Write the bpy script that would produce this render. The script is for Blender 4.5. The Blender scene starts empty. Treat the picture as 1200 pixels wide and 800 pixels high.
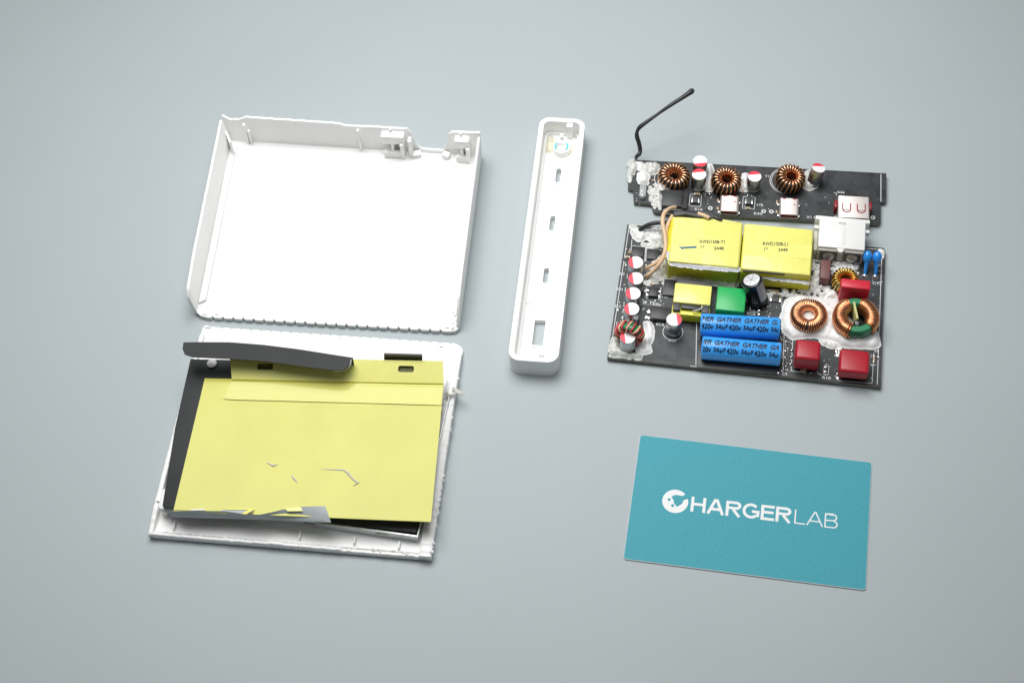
import bpy, bmesh, math, random
from mathutils import Vector, Matrix, noise, Quaternion
from mathutils.geometry import tessellate_polygon
random.seed(7)
S = 0.001                      # everything below is written in millimetres
C = bpy.context.scene.collection
sc = bpy.context.scene
PI = math.pi

# ------------------------------------------------------------------ camera
F, PT, RO, H = 1833., 0.572, -0.089, 543.5
_fw = Vector((0, math.sin(PT), -math.cos(PT))); _up = Vector((0, math.cos(PT), math.sin(PT))); _rt = Vector((1, 0, 0))
_R = _rt*math.cos(RO) + _up*math.sin(RO)
_U = -_rt*math.sin(RO) + _up*math.cos(RO)
cd = bpy.data.cameras.new('camera'); cam = bpy.data.objects.new('camera', cd); C.objects.link(cam)
cd.sensor_width = 36; cd.lens = F/1200*36; cd.clip_start = 0.01; cd.clip_end = 50
cam.matrix_world = Matrix(((_R.x, _U.x, -_fw.x, 0), (_R.y, _U.y, -_fw.y, 0), (_R.z, _U.z, -_fw.z, H*S), (0, 0, 0, 1)))
sc.camera = cam

# ------------------------------------------------------------------ world and lamps (studio)
w = bpy.data.worlds.new('World'); sc.world = w; w.use_nodes = True
w.node_tree.nodes['Background'].inputs[0].default_value = (0.92, 0.97, 1.0, 1)
w.node_tree.nodes['Background'].inputs[1].default_value = 0.15
def area(name, loc, aim, sx, sy, power, col):
    l = bpy.data.lights.new(name, 'AREA'); l.shape = 'RECTANGLE'; l.size = sx*S; l.size_y = sy*S
    l.energy = power; l.color = col
    o = bpy.data.objects.new(name, l); C.objects.link(o); o.location = Vector(loc)*S
    o.rotation_euler = (Vector(aim)-Vector(loc)).to_track_quat('-Z', 'Y').to_euler()
    return o
_l = area('softbox_lamp', (-70, 580, 580), (12, 378, 0), 480, 340, 2.05, (1.0, 0.99, 0.985)); _l.data.spread = math.radians(118)
_l = area('overhead_lamp', (60, 380, 620), (20, 400, 0), 300, 300, 0.36, (0.97, 0.99, 1.0)); _l.data.spread = math.radians(100)
sc.cycles.max_bounces = 14; sc.cycles.diffuse_bounces = 8
sc.view_settings.view_transform = 'Standard'; sc.view_settings.look = 'None'
sc.view_settings.exposure = -0.06; sc.view_settings.gamma = 1.0
sc.view_settings.use_curve_mapping = False

# ------------------------------------------------------------------ helpers
def at(px, py, z=0.0):
    """photo pixel -> world mm on the level plane z"""
    d = _fw + _R*((px-600)/F) - _U*((py-400)/F)
    t = (z-H)/d.z
    return Vector((d.x*t, d.y*t, z))
def srgb(r, g, b):
    f = lambda c: (c/255/12.92) if c/255 <= .04045 else ((c/255+.055)/1.055)**2.4
    return (f(r), f(g), f(b))
MATS = {}
def mat(name, col, rough=.5, metal=0., var=0., vscale=.3, bump=0., bscale=1., coat=0., spec=.5, rvar=0., sss=0., trans=0.):
    if name in MATS: return MATS[name]
    m = bpy.data.materials.new(name); m.use_nodes = True; MATS[name] = m
    nt = m.node_tree; b = nt.nodes['Principled BSDF']
    b.inputs['Base Color'].default_value = (*col, 1); b.inputs['Roughness'].default_value = rough
    b.inputs['Metallic'].default_value = metal; b.inputs['Specular IOR Level'].default_value = spec
    b.inputs['Coat Weight'].default_value = coat; b.inputs['Coat Roughness'].default_value = .12
    if trans: b.inputs['Transmission Weight'].default_value = trans
    if sss:
        b.inputs['Subsurface Weight'].default_value = sss; b.inputs['Subsurface Scale'].default_value = .001
    tc = nt.nodes.new('ShaderNodeTexCoord')
    def nz(scale, detail=4):
        n = nt.nodes.new('ShaderNodeTexNoise'); n.inputs['Scale'].default_value = scale/S; n.inputs['Detail'].default_value = detail
        nt.links.new(tc.outputs['Object'], n.inputs['Vector']); return n
    if var:
        n = nz(vscale); mx = nt.nodes.new('ShaderNodeMix'); mx.data_type = 'RGBA'
        mx.inputs[6].default_value = (*[max(0, c*(1-var)) for c in col], 1)
        mx.inputs[7].default_value = (*[min(1, c*(1+var)) for c in col], 1)
        cr = nt.nodes.new('ShaderNodeMapRange'); cr.inputs[1].default_value = .3; cr.inputs[2].default_value = .7
        nt.links.new(n.outputs[0], cr.inputs[0]); nt.links.new(cr.outputs[0], mx.inputs[0]); nt.links.new(mx.outputs[2], b.inputs['Base Color'])
    if rvar:
        n = nz(vscale*1.7); mr = nt.nodes.new('ShaderNodeMapRange')
        mr.inputs[1].default_value = .3; mr.inputs[2].default_value = .7
        mr.inputs[3].default_value = max(.02, rough-rvar); mr.inputs[4].default_value = min(1, rough+rvar)
        nt.links.new(n.outputs[0], mr.inputs[0]); nt.links.new(mr.outputs[0], b.inputs['Roughness'])
    if bump:
        n = nz(bscale, 3); bp = nt.nodes.new('ShaderNodeBump'); bp.inputs['Strength'].default_value = 1; bp.inputs['Distance'].default_value = bump*S
        nt.links.new(n.outputs[0], bp.inputs['Height']); nt.links.new(bp.outputs[0], b.inputs['Normal'])
    return m
def node(nt, kind, **kw):
    n = nt.nodes.new(kind)
    for k, v in kw.items(): setattr(n, k, v)
    return n

M = mat
white = M('white_plastic', (.89, .89, .875), .42, var=.02, vscale=.05, bump=.03, bscale=2.0)
white_cut = M('white_cut_plastic', (.83, .835, .82), .55, var=.05, vscale=.5, bump=.15, bscale=1.2)
pcb_edge = M('board_edge', (.17, .17, .13), .7, var=.3, vscale=.8)
black = M('black_plastic', (.030, .031, .032), .42, var=.1, vscale=.2, bump=.02, bscale=1)
black_film = M('black_film', (.030, .033, .034), .48, var=.08, vscale=.05, bump=.04, bscale=.15)
black_gloss = M('black_gloss', (.012, .013, .016), .22, coat=.3, bump=.02, bscale=.4)
ferrite = M('ferrite_grey', (.06, .06, .062), .5, var=.2, vscale=1)
chip_black = M('chip_black', (.025, .026, .028), .45, var=.1, vscale=1)
yellow = M('yellow_tape', (.86, .82, .21), .33, var=.04, vscale=.12, bump=.16, bscale=.35, rvar=.08)
yellow_sheet = M('yellow_sheet', (.60, .585, .115), .16, spec=.22, var=.04, vscale=.05, bump=.10, bscale=.04, rvar=.05)
yellow_dark = M('yellow_layered_tape', (.78, .73, .045), .35, var=.1, vscale=.3)
copper = M('copper_wire', (.72, .30, .13), .28, metal=1, var=.25, vscale=.5)
copper_pale = M('copper_wire_pale', (.85, .44, .24), .28, metal=1, var=.2, vscale=.5)  # paler tone of the copper wire
red_wire = M('red_wire', (.55, .03, .04), .35, coat=.4)
cream_wire = M('cream_wire', (.75, .62, .35), .4)
gold_wire = M('gold_wire', (.80, .42, .08), .3, metal=.9)
green_core = M('green_core', (.02, .22, .09), .35, var=.15, vscale=.6, coat=.3)
tin = M('tin_metal', (.95, .87, .83), .42, metal=.85, var=.02, vscale=.1)
alu = M('aluminium_can', (.52, .54, .55), .30, metal=1, var=.1, vscale=.5)
steel_sheet = M('steel_sheet', (.62, .64, .63), .38, metal=.8, var=.05, vscale=.1)
cap_white = M('cap_white_print', (.82, .80, .80), .45, var=.03, vscale=1.5)
cap_red = M('cap_red_print', (.75, .035, .07), .42)
blue = M('blue_sleeve', (.05, .38, .93), .24, coat=.35, bump=.03, bscale=.3)
blue_disc = M('blue_epoxy', (.02, .27, .80), .25, coat=.5)
red_box = M('red_epoxy', (.40, .010, .022), .36, var=.08, vscale=.4, bump=.05, bscale=1.2)
red_box2 = M('bright_red_epoxy', (.62, .02, .045), .36, var=.06, vscale=.4, bump=.05, bscale=1.2)
red_plastic = M('red_plastic', (.30, .012, .02), .4)
green_box = M('green_tape', (.015, .42, .10), .38, var=.06, vscale=.5, bump=.05, bscale=.8)
brown_box = M('brown_epoxy', (.16, .065, .06), .5, var=.18, vscale=1.2, bump=.06, bscale=3)
glue = M('white_glue', (.78, .79, .775), .40, var=.07, vscale=.5, bump=.05, bscale=.5)
glue_clear = M('cloudy_glue', (.60, .61, .57), .30, var=.16, vscale=.5, bump=.05, bscale=.5)
glue_cream = M('cream_glue', (.72, .69, .54), .35)
silk = M('white_silkscreen', (.68, .70, .70), .6)
beige_wire = M('beige_wire', (.74, .52, .33), .45, var=.1, vscale=.5)
solder = M('solder', (.75, .76, .76), .22, metal=1)
ink = M('black_ink', (.02, .02, .025), .5)
ink_blue = M('dark_blue_ink', (.004, .008, .03), .5)
marker = M('teal_marker_ink', (.01, .13, .20), .4, var=.3, vscale=1)
socket_white = M('socket_white', (.80, .80, .78), .40, bump=.02, bscale=2)
socket_grey = M('socket_shaded_plastic', (.50, .49, .43), .5, var=.12, vscale=.6)  # darker copy of the socket white, shade put into the colour
beige_chip = M('beige_ceramic', (.42, .30, .18), .5)
tape_back = M('grey_tape_back', (.38, .42, .43), .45, metal=.0, var=.08, vscale=.12, bump=.15, bscale=.12)
tear = M('torn_mark', (.60, .58, .50), .6)
teal_ink = M('teal_paint', (.10, .50, .52), .4)
card_white = M('card_stock', (.80, .81, .80), .6)
card_edge = M('card_edge', (.62, .63, .62), .7)
clear = M('clear_lens', (.75, .77, .76), .2, trans=.5)

def pcb_mat():
    m = bpy.data.materials.new('black_solder_mask'); m.use_nodes = True; nt = m.node_tree; b = nt.nodes['Principled BSDF']
    tc = node(nt, 'ShaderNodeTexCoord')
    v = node(nt, 'ShaderNodeTexVoronoi', distance='MANHATTAN'); v.inputs['Scale'].default_value = .22/S
    nt.links.new(tc.outputs['Object'], v.inputs['Vector'])
    n = node(nt, 'ShaderNodeTexNoise'); n.inputs['Scale'].default_value = .5/S; n.inputs['Detail'].default_value = 5
    nt.links.new(tc.outputs['Object'], n.inputs['Vector'])
    mx = node(nt, 'ShaderNodeMix', data_type='RGBA'); mx.inputs[6].default_value = (.014, .017, .019, 1); mx.inputs[7].default_value = (.050, .056, .060, 1)
    sep = node(nt, 'ShaderNodeSeparateColor'); nt.links.new(v.outputs['Color'], sep.inputs[0])
    nt.links.new(sep.outputs[0], mx.inputs[0])
    mx2 = node(nt, 'ShaderNodeMix', data_type='RGBA', blend_type='MULTIPLY'); mx2.inputs[0].default_value = .5
    nt.links.new(mx.outputs[2], mx2.inputs[6]); nt.links.new(n.outputs[0], mx2.inputs[7]); nt.links.new(mx2.outputs[2], b.inputs['Base Color'])
    b.inputs['Roughness'].default_value = .48; b.inputs['Specular IOR Level'].default_value = .5
    bp = node(nt, 'ShaderNodeBump'); bp.inputs['Distance'].default_value = .04*S
    nt.links.new(sep.outputs[0], bp.inputs['Height']); nt.links.new(bp.outputs[0], b.inputs['Normal'])
    return m
pcb = pcb_mat()

def table_mat():
    m = bpy.data.materials.new('grey_blue_tabletop'); m.use_nodes = True; nt = m.node_tree; b = nt.nodes['Principled BSDF']
    tc = node(nt, 'ShaderNodeTexCoord')
    n1 = node(nt, 'ShaderNodeTexNoise'); n1.inputs['Scale'].default_value = 14; n1.inputs['Detail'].default_value = 3
    n2 = node(nt, 'ShaderNodeTexNoise'); n2.inputs['Scale'].default_value = 2500; n2.inputs['Detail'].default_value = 2
    n3 = node(nt, 'ShaderNodeTexVoronoi'); n3.inputs['Scale'].default_value = 60; n3.inputs['Randomness'].default_value = 1
    for n in (n1, n2, n3): nt.links.new(tc.outputs['Object'], n.inputs['Vector'])
    a = node(nt, 'ShaderNodeMix', data_type='RGBA'); a.inputs[6].default_value = (.385, .430, .441, 1); a.inputs[7].default_value = (.413, .459, .470, 1)
    nt.links.new(n1.outputs[0], a.inputs[0])
    g = node(nt, 'ShaderNodeMix', data_type='RGBA', blend_type='OVERLAY'); g.inputs[0].default_value = .15
    nt.links.new(a.outputs[2], g.inputs[6]); nt.links.new(n2.outputs[0], g.inputs[7])
    # rare pale dust specks
    mr = node(nt, 'ShaderNodeMapRange'); mr.inputs[1].default_value = .018; mr.inputs[2].default_value = .008
    nt.links.new(n3.outputs['Distance'], mr.inputs[0])
    d = node(nt, 'ShaderNodeMix', data_type='RGBA'); d.inputs[7].default_value = (.60, .62, .62, 1)
    k = node(nt, 'ShaderNodeMath', operation='MULTIPLY'); k.inputs[1].default_value = .55
    nt.links.new(mr.outputs[0], k.inputs[0]); nt.links.new(k.outputs[0], d.inputs[0]); nt.links.new(g.outputs[2], d.inputs[6])
    nt.links.new(d.outputs[2], b.inputs['Base Color'])
    b.inputs['Roughness'].default_value = .6; b.inputs['Specular IOR Level'].default_value = .3
    return m

class MB:
    """collects shapes (mm) and links them as one mesh object"""
    def __init__(s): s.v = []; s.f = []; s.mi = []; s.cur = 0
    def add(s, vs, fs):
        o = len(s.v); s.v += [tuple(p) for p in vs]; s.f += [tuple(i+o for i in f) for f in fs]; s.mi += [s.cur]*len(fs); return s
    def prism(s, poly, z0, z1, holes=()):
        poly = [(p[0], p[1]) for p in poly]
        ar = sum(poly[i-1][0]*poly[i][1]-poly[i][0]*poly[i-1][1] for i in range(len(poly)))
        if ar < 0: poly.reverse()
        if not holes:
            n = len(poly); vs = [(x, y, z0) for x, y in poly]+[(x, y, z1) for x, y in poly]
            fs = [tuple(range(n-1, -1, -1)), tuple(range(n, 2*n))]+[(i, (i+1) % n, n+(i+1) % n, n+i) for i in range(n)]
            return s.add(vs, fs)
        loops = [poly]
        for h in holes:
            h = [(p[0], p[1]) for p in h]
            if sum(h[i-1][0]*h[i][1]-h[i][0]*h[i-1][1] for i in range(len(h))) > 0: h.reverse()
            loops.append(h)
        flat = [p for l in loops for p in l]; n = len(flat)
        tri = tessellate_polygon([[Vector((x, y, 0)) for x, y in l] for l in loops])
        vs = [(x, y, z0) for x, y in flat]+[(x, y, z1) for x, y in flat]; fs = []
        for t in tri:
            a, b_, c = [Vector(flat[i]) for i in t]
            if (b_-a).cross(c-a) < 0: t = (t[0], t[2], t[1])
            fs.append((t[2], t[1], t[0])); fs.append(tuple(i+n for i in t))
        o = 0
        for l in loops:
            k = len(l)
            for i in range(k): a, b_ = o+i, o+(i+1) % k; fs.append((a, b_, b_+n, a+n))
            o += k
        return s.add(vs, fs)
    def box(s, cx, cy, z0, wx, wy, h, ang=0):
        c, q = math.cos(ang), math.sin(ang)
        return s.prism([(cx+c*x-q*y, cy+q*x+c*y) for x, y in ((-wx/2, -wy/2), (wx/2, -wy/2), (wx/2, wy/2), (-wx/2, wy/2))], z0, z0+h)
    def tube(s, pts, r, seg=8, closed=False):
        pts = [Vector(p) for p in pts]; n = len(pts)
        rs = r if isinstance(r, (list, tuple)) else [r]*n
        vs = []; fs = []; prev = None
        for i, p in enumerate(pts):
            if closed: t = (pts[(i+1) % n]-pts[i-1])
            else: t = pts[min(i+1, n-1)]-pts[max(i-1, 0)]
            t = t.normalized() if t.length > 1e-9 else Vector((0, 0, 1))
            if prev is None:
                a = t.orthogonal().normalized()
            else:
                a = (prev-t*prev.dot(t)); a = a.normalized() if a.length > 1e-6 else t.orthogonal().normalized()
            prev = a; b_ = t.cross(a)
            for k in range(seg):
                q = 2*PI*k/seg; vs.append(p+(a*math.cos(q)+b_*math.sin(q))*rs[i])
        m_ = n if closed else n-1
        for i in range(m_):
            j = (i+1) % n
            for k in range(seg): fs.append((i*seg+k, i*seg+(k+1) % seg, j*seg+(k+1) % seg, j*seg+k))
        if not closed: fs += [tuple(range(seg-1, -1, -1)), tuple(range((n-1)*seg, n*seg))]
        return s.add(vs, fs)
    def lathe(s, prof, seg=32):
        n = len(prof); vs = []; fs = []
        for r, z in prof:
            for k in range(seg): vs.append((r*math.cos(2*PI*k/seg), r*math.sin(2*PI*k/seg), z))
        for i in range(n-1):
            for k in range(seg): fs.append((i*seg+k, i*seg+(k+1) % seg, (i+1)*seg+(k+1) % seg, (i+1)*seg+k))
        fs.append(tuple(range(seg-1, -1, -1))); fs.append(tuple(range((n-1)*seg, n*seg)))
        return s.add(vs, fs)
    def grid(s, fn, nu, nv, thick=None):
        """fn(u,v)->Vector ; thick gives a second skin below"""
        vs = [fn(i/nu, j/nv) for j in range(nv+1) for i in range(nu+1)]
        W_ = nu+1; fs = [(j*W_+i, j*W_+i+1, (j+1)*W_+i+1, (j+1)*W_+i) for j in range(nv) for i in range(nu)]
        if thick is not None:
            n = len(vs); t = Vector(thick); vs = vs+[Vector(v)-t for v in vs]
            fs += [tuple(reversed([i+n for i in f])) for f in list(fs)]
            rim = [i for i in range(W_)]+[j*W_+nu for j in range(1, nv+1)]+[nv*W_+i for i in range(nu-1, -1, -1)]+[j*W_ for j in range(nv-1, 0, -1)]
            for a, b_ in zip(rim, rim[1:]+rim[:1]): fs.append((b_, a, a+n, b_+n))
        return s.add(vs, fs)
    def build(s, name, mats, parent=None, loc=(0, 0, 0), rot=None, bevel=0, seg=2, sharp=35):
        me = bpy.data.meshes.new(name)
        bm = bmesh.new(); vv = [bm.verts.new(Vector(p)*S) for p in s.v]
        for f, mi in zip(s.f, s.mi):
            if len(set(f)) < 3: continue
            try: q = bm.faces.new([vv[i] for i in f]); q.material_index = mi
            except ValueError: pass
        bmesh.ops.recalc_face_normals(bm, faces=bm.faces)
        if bevel:
            es = [e for e in bm.edges if len(e.link_faces) == 2 and e.calc_face_angle(0) > math.radians(28)]
            bmesh.ops.bevel(bm, geom=es, offset=bevel*S, segments=seg, profile=.5, affect='EDGES', clamp_overlap=True)
        for f in bm.faces: f.smooth = True
        for e in bm.edges: e.smooth = not (len(e.link_faces) == 2 and e.calc_face_angle(0) > math.radians(sharp))
        bm.to_mesh(me); bm.free()
        o = bpy.data.objects.new(name, me); C.objects.link(o)
        if not isinstance(mats, (list, tuple)): mats = [mats]
        for m_ in mats: me.materials.append(m_)
        if parent: o.parent = parent
        o.location = Vector(loc)*S
        if rot is not None: o.rotation_mode = 'XYZ'; o.rotation_euler = rot
        return o

def tag(o, label=None, cat=None, group=None, kind=None):
    if label: o['label'] = label
    if cat: o['category'] = cat
    if group: o['group'] = group
    if kind: o['kind'] = kind
    return o
class Frame:
    """a thing's Empty on the table and its own axes; L() turns a photo pixel at height z into the thing's coordinates"""
    def __init__(s, name, o, ang, label, cat, group=None):
        s.o = Vector((o[0], o[1], 0)); s.a = ang
        e = bpy.data.objects.new(name, None); C.objects.link(e); e.location = s.o*S; e.rotation_euler = (0, 0, ang)
        e.empty_display_size = .01; tag(e, label, cat, group); s.e = e
        s.m = Matrix.Rotation(-ang, 3, 'Z')
    def L(s, px, py, z=0): return s.m @ (at(px, py, z)-Vector((s.o.x, s.o.y, 0)))
def rot_between(v): return Vector((0, 0, 1)).rotation_difference(Vector(v).normalized()).to_euler()
def copy_part(o, loc, rot=None, parent=None):
    c = o.copy(); C.objects.link(c); c.parent = parent or o.parent; c.location = Vector(loc)*S
    if rot is not None: c.rotation_euler = rot
    for ch in list(o.children):
        d = ch.copy(); C.objects.link(d); d.parent = c
    return c
def fit(q):
    q = [Vector((p.x, p.y)) for p in q]; c = sum(q, Vector((0, 0)))/4
    ux = (q[1]-q[0]+q[2]-q[3])/2; uy = (q[0]-q[3]+q[1]-q[2])/2
    return c.x, c.y, ux.length, uy.length, math.atan2(ux.y, ux.x)
def qbox(fr, quad, z0, z1, name, m, parent=None, bevel=.3, seg=2, square=True):
    P = [fr.L(x, y, z1) for x, y in quad]
    cx, cy, wx, wy, a = fit(P)
    if square and abs(a) < .06: a = 0
    b = MB(); b.box(0, 0, 0, wx, wy, z1-z0)
    o = b.build(name, m, parent or fr.e, (cx, cy, z0), (0, 0, a), bevel=bevel, seg=seg)
    return o, (cx, cy, wx, wy, a)
def rrect(cx, cy, wx, wy, r, n=5, ang=0):
    out = []
    for sx, sy, a0 in ((1, 1, 0), (-1, 1, 90), (-1, -1, 180), (1, -1, 270)):
        for k in range(n+1):
            a = math.radians(a0+90*k/n); out.append((sx*(wx/2-r)+r*math.cos(a), sy*(wy/2-r)+r*math.sin(a)))
    c, s_ = math.cos(ang), math.sin(ang)
    return [(cx+c*x-s_*y, cy+s_*x+c*y) for x, y in out]
def text_bm(s, wid=None, hei=None, size=4, offset=0, shear=0, sub=0):
    """flat lettering mesh in mm, lower-left at origin, stretched to wid x hei"""
    cu = bpy.data.curves.new('t', 'FONT'); cu.body = s; cu.size = size; cu.offset = offset; cu.shear = shear; cu.resolution_u = 3
    o = bpy.data.objects.new('t', cu); C.objects.link(o)
    dg = bpy.context.evaluated_depsgraph_get(); dg.update()
    me = bpy.data.meshes.new_from_object(o.evaluated_get(dg)); bpy.data.objects.remove(o)
    bm = bmesh.new(); bm.from_mesh(me); bpy.data.meshes.remove(me)
    xs = [v.co.x for v in bm.verts]; ys = [v.co.y for v in bm.verts]
    x0, x1, y0, y1 = min(xs), max(xs), min(ys), max(ys)
    kx = wid/(x1-x0) if wid else 1; ky = hei/(y1-y0) if hei else kx
    for v in bm.verts: v.co = Vector(((v.co.x-x0)*kx, (v.co.y-y0)*ky, 0))
    if sub:
        bmesh.ops.triangulate(bm, faces=bm.faces)
        bmesh.ops.subdivide_edges(bm, edges=[e for e in bm.edges if e.calc_length() > .5], cuts=sub, use_grid_fill=False)
        bmesh.ops.triangulate(bm, faces=bm.faces)
    return bm
def bm_obj(bm, name, m, parent, loc=(0, 0, 0), rot=None):
    for v in bm.verts: v.co *= S
    me = bpy.data.meshes.new(name); bm.to_mesh(me); bm.free(); me.materials.append(m)
    o = bpy.data.objects.new(name, me); C.objects.link(o); o.parent = parent; o.location = Vector(loc)*S
    if rot is not None: o.rotation_euler = rot
    return o
def letter(s, fr, parent, px, py, z, wid, hei, m, name='lettering', ang=0, **kw):
    """lettering whose lower-left stands at pixel px,py on height z"""
    p = fr.L(px, py, z); return bm_obj(text_bm(s, wid, hei, **kw), name, m, parent, (p.x, p.y, z), (0, 0, ang))

def inside(poly, x, y):
    r = False; n = len(poly); j = n-1
    for i in range(n):
        xi, yi = poly[i][0], poly[i][1]; xj, yj = poly[j][0], poly[j][1]
        if (yi > y) != (yj > y) and x < (xj-xi)*(y-yi)/(yj-yi)+xi: r = not r
        j = i
    return r
def edist(poly, x, y):
    d = 1e9; p = Vector((x, y)); n = len(poly)
    for i in range(n):
        a = Vector((poly[i-1][0], poly[i-1][1])); b_ = Vector((poly[i][0], poly[i][1])); ab = b_-a
        t = max(0, min(1, (p-a).dot(ab)/max(ab.length_squared, 1e-9))); d = min(d, (p-a-ab*t).length)
    return d
def glue_blob(fr, pxpoly, z, h=1.5, m=None, hole=.0, ns=.5, step=.3, name='glue', seed=0, lump=.6, rag=.7):
    """poured and hardened glue: lumpy heap over an outline; hole > 0 leaves ragged gaps"""
    m = m or glue
    poly = [fr.L(x, y, z) for x, y in pxpoly]
    x0 = min(p.x for p in poly)-1; x1 = max(p.x for p in poly)+1; y0 = min(p.y for p in poly)-1; y1 = max(p.y for p in poly)+1
    nx = int((x1-x0)/step)+1; ny = int((y1-y0)/step)+1; hs = {}
    for j in range(ny+1):
        for i in range(nx+1):
            x = x0+i*step; y = y0+j*step
            d = edist(poly, x, y)+.15; d = d if inside(poly, x, y) else -d
            d += rag*noise.noise(Vector((x*ns*1.1, y*ns*1.1, seed*7.3)))
            n_ = noise.fractal(Vector((x*ns, y*ns, seed*3.1+9)), .7, 2.1, 2)
            hh = h*(1-math.exp(-max(d, 0)/(.45*h+.2)))*(1+lump*n_)
            if hole:
                hn = noise.noise(Vector((x*ns*1.5+40, y*ns*1.5, seed*5.7)))
                hh -= h*max(0, hn-.55+hole)*6
            hs[i, j] = hh if d > 0 else min(hh, -.01)
    for _ in range(2):
        h2 = {}
        for j in range(ny+1):
            for i in range(nx+1):
                q = [hs[i+a_, j+b_] for a_ in (-1, 0, 1) for b_ in (-1, 0, 1) if (i+a_, j+b_) in hs]
                h2[i, j] = sum(q)/len(q)
        hs = h2
    b = MB(); idx = {}
    def vid(i, j):
        if (i, j) not in idx:
            idx[i, j] = len(b.v); x = x0+i*step; y = y0+j*step
            b.v.append((x, y, z+max(hs[i, j], -.05)))
        return idx[i, j]
    for j in range(ny):
        for i in range(nx):
            q = [(i, j), (i+1, j), (i+1, j+1), (i, j+1)]
            if max(hs[k] for k in q) > .03: b.f.append(tuple(vid(*k) for k in q)); b.mi.append(0)
    if not b.f: return None
    me = bpy.data.meshes.new(name); me.from_pydata([tuple(Vector(v)*S) for v in b.v], [], b.f); me.update()
    for p in me.polygons: p.use_smooth = True
    me.materials.append(m)
    o = bpy.data.objects.new(name, me); C.objects.link(o); o.parent = fr.e
    return o

def ring_turns(R, a, bh, turns, wr, arcs=((0, 360),), seg=6, n=20, rnd=0.0, pw=3.2):
    """wire wound round a ring core: helix whose loops hug a rounded-square section; returns MB"""
    b = MB()
    for a0, a1 in arcs:
        k = max(2, int(turns*(a1-a0)/360)); pts = []
        for i in range(k*n+1):
            t = i/n; th = math.radians(a0+(a1-a0)*t/k); q = 2*PI*(i % n)/n
            cq, sq = math.cos(q), math.sin(q)
            sup = (abs(cq)**pw+abs(sq)**pw)**(-1/pw)
            jr = 1+rnd*noise.noise(Vector((int(t)*3.7, a0, 1)))
            rr = R+(a+wr)*cq*sup*jr; zz = (bh+wr)*sq*sup*jr
            pts.append((rr*math.cos(th), rr*math.sin(th), zz))
        b.tube(pts, wr, seg)
    return b
def core_mb(R, a, bh, seg=40):
    b = MB(); prof = []
    for q in range(12):
        t = 2*PI*q/12; cq, sq = math.cos(t), math.sin(t); sup = (abs(cq)**4+abs(sq)**4)**(-.25)
        prof.append((R+a*cq*sup, bh*sq*sup))
    vs = [(r*math.cos(2*PI*k/seg), r*math.sin(2*PI*k/seg), z) for k in range(seg) for r, z in prof]
    fs = [(k*12+q, ((k+1) % seg)*12+q, ((k+1) % seg)*12+(q+1) % 12, k*12+(q+1) % 12) for k in range(seg) for q in range(12)]
    return b.add(vs, fs)
def toroid(fr, loc, rot, R, a, bh, turns, wr, mwire, mcore, arcs=((0, 360),), label=None, rnd=.03, extra=None):
    c = core_mb(R, a, bh).build('ring_inductor', mcore, fr.e, loc, rot)
    ring_turns(R, a, bh, turns, wr, arcs, rnd=rnd).build('winding', mwire, c, sharp=80)
    if label: tag(c, label)
    return c

# ------------------------------------------------------------------ tabletop
tb = MB(); tb.grid(lambda u, v: Vector(((u-.5)*3000, 400+(v-.5)*3000, 0)), 4, 4, (0, 0, 30))
tt = tb.build('tabletop', table_mat()); tag(tt, kind='structure')

# ================================================================== 1. upper shell half
def ragged_wall(fr, p0, p1, prof, t, z0, name, n=90, rag=.25, seed=0, m=None, bevel=0, lean=0):
    """upright wall from p0 to p1 (local mm) whose top follows prof [(u,height)] with a torn edge"""
    p0 = Vector((p0[0], p0[1], 0)); p1 = Vector((p1[0], p1[1], 0)); d = (p1-p0).normalized(); nrm = Vector((-d.y, d.x, 0))
    b = MB(); vs = []; fs = []
    for i in range(n+1):
        u = i/n; h = prof[-1][1]
        for (ua, ha), (ub, hb) in zip(prof, prof[1:]):
            if ua <= u <= ub: h = ha+(hb-ha)*(u-ua)/max(ub-ua, 1e-6); break
        h += rag*noise.noise(Vector((u*55, seed*9, 0)))+rag*.5*noise.noise(Vector((u*170, seed*9, 4)))
        h = max(.2, h)
        q = p0+(p1-p0)*u; wob = .12*noise.noise(Vector((u*40, seed*5, 8)))*min(1, rag*3)
        vs += [q+nrm*lean*0+Vector((0, 0, z0)), q+nrm*(lean*h)+nrm*wob+Vector((0, 0, z0+h-.25)), q+nrm*(lean*h+.22+wob)+Vector((0, 0, z0+h)),
               q+nrm*(t-.22+lean*h)+Vector((0, 0, z0+h)), q+nrm*(t+lean*h)+Vector((0, 0, z0+h-.25)), q+nrm*t+Vector((0, 0, z0))]
    for i in range(n):
        for k in range(6): fs.append((i*6+k, i*6+(k+1) % 6, (i+1)*6+(k+1) % 6, (i+1)*6+k))
    fs += [(5, 4, 3, 2, 1, 0), tuple(n*6+k for k in range(6))]
    b.add(vs, fs)
    return b.build(name, m or white, fr.e, sharp=50)
def scallop_edge(p0, p1, pitch, depth, duty=.35):
    """points of an edge cut by a row of small round bites; bites go to the left of travel"""
    p0 = Vector(p0[:2]); p1 = Vector(p1[:2]); L_ = (p1-p0).length; d = (p1-p0)/L_; nn = Vector((-d.y, d.x)); out = [p0]
    k = int(L_/pitch)
    for i in range(k):
        s0 = (i+.5)*pitch-pitch*duty/2; s1 = s0+pitch*duty
        for q in range(5):
            f_ = q/4; out.append(p0+d*(s0+(s1-s0)*f_)+nn*depth*math.sin(PI*f_)*(.8+.4*random.random()))
    out.append(p1); return out
ZT = 16.0
o = at(228, 374, 0); pR = at(541, 392.3, 0)
angT = math.atan2(pR.y-o.y, pR.x-o.x)
T = Frame('shell_upper_half', o, angT, 'white plastic tray shell with three tall walls and clip posts on its back wall', 'plastic shell')
A = T.L(228, 371, 0); B_ = T.L(538, 388, 0)
TL_ = T.L(259, 134, ZT+1); TR_ = T.L(563, 153, ZT+1)
w_ = B_.x; x0 = min(TL_.x, 0)*.5
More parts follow.
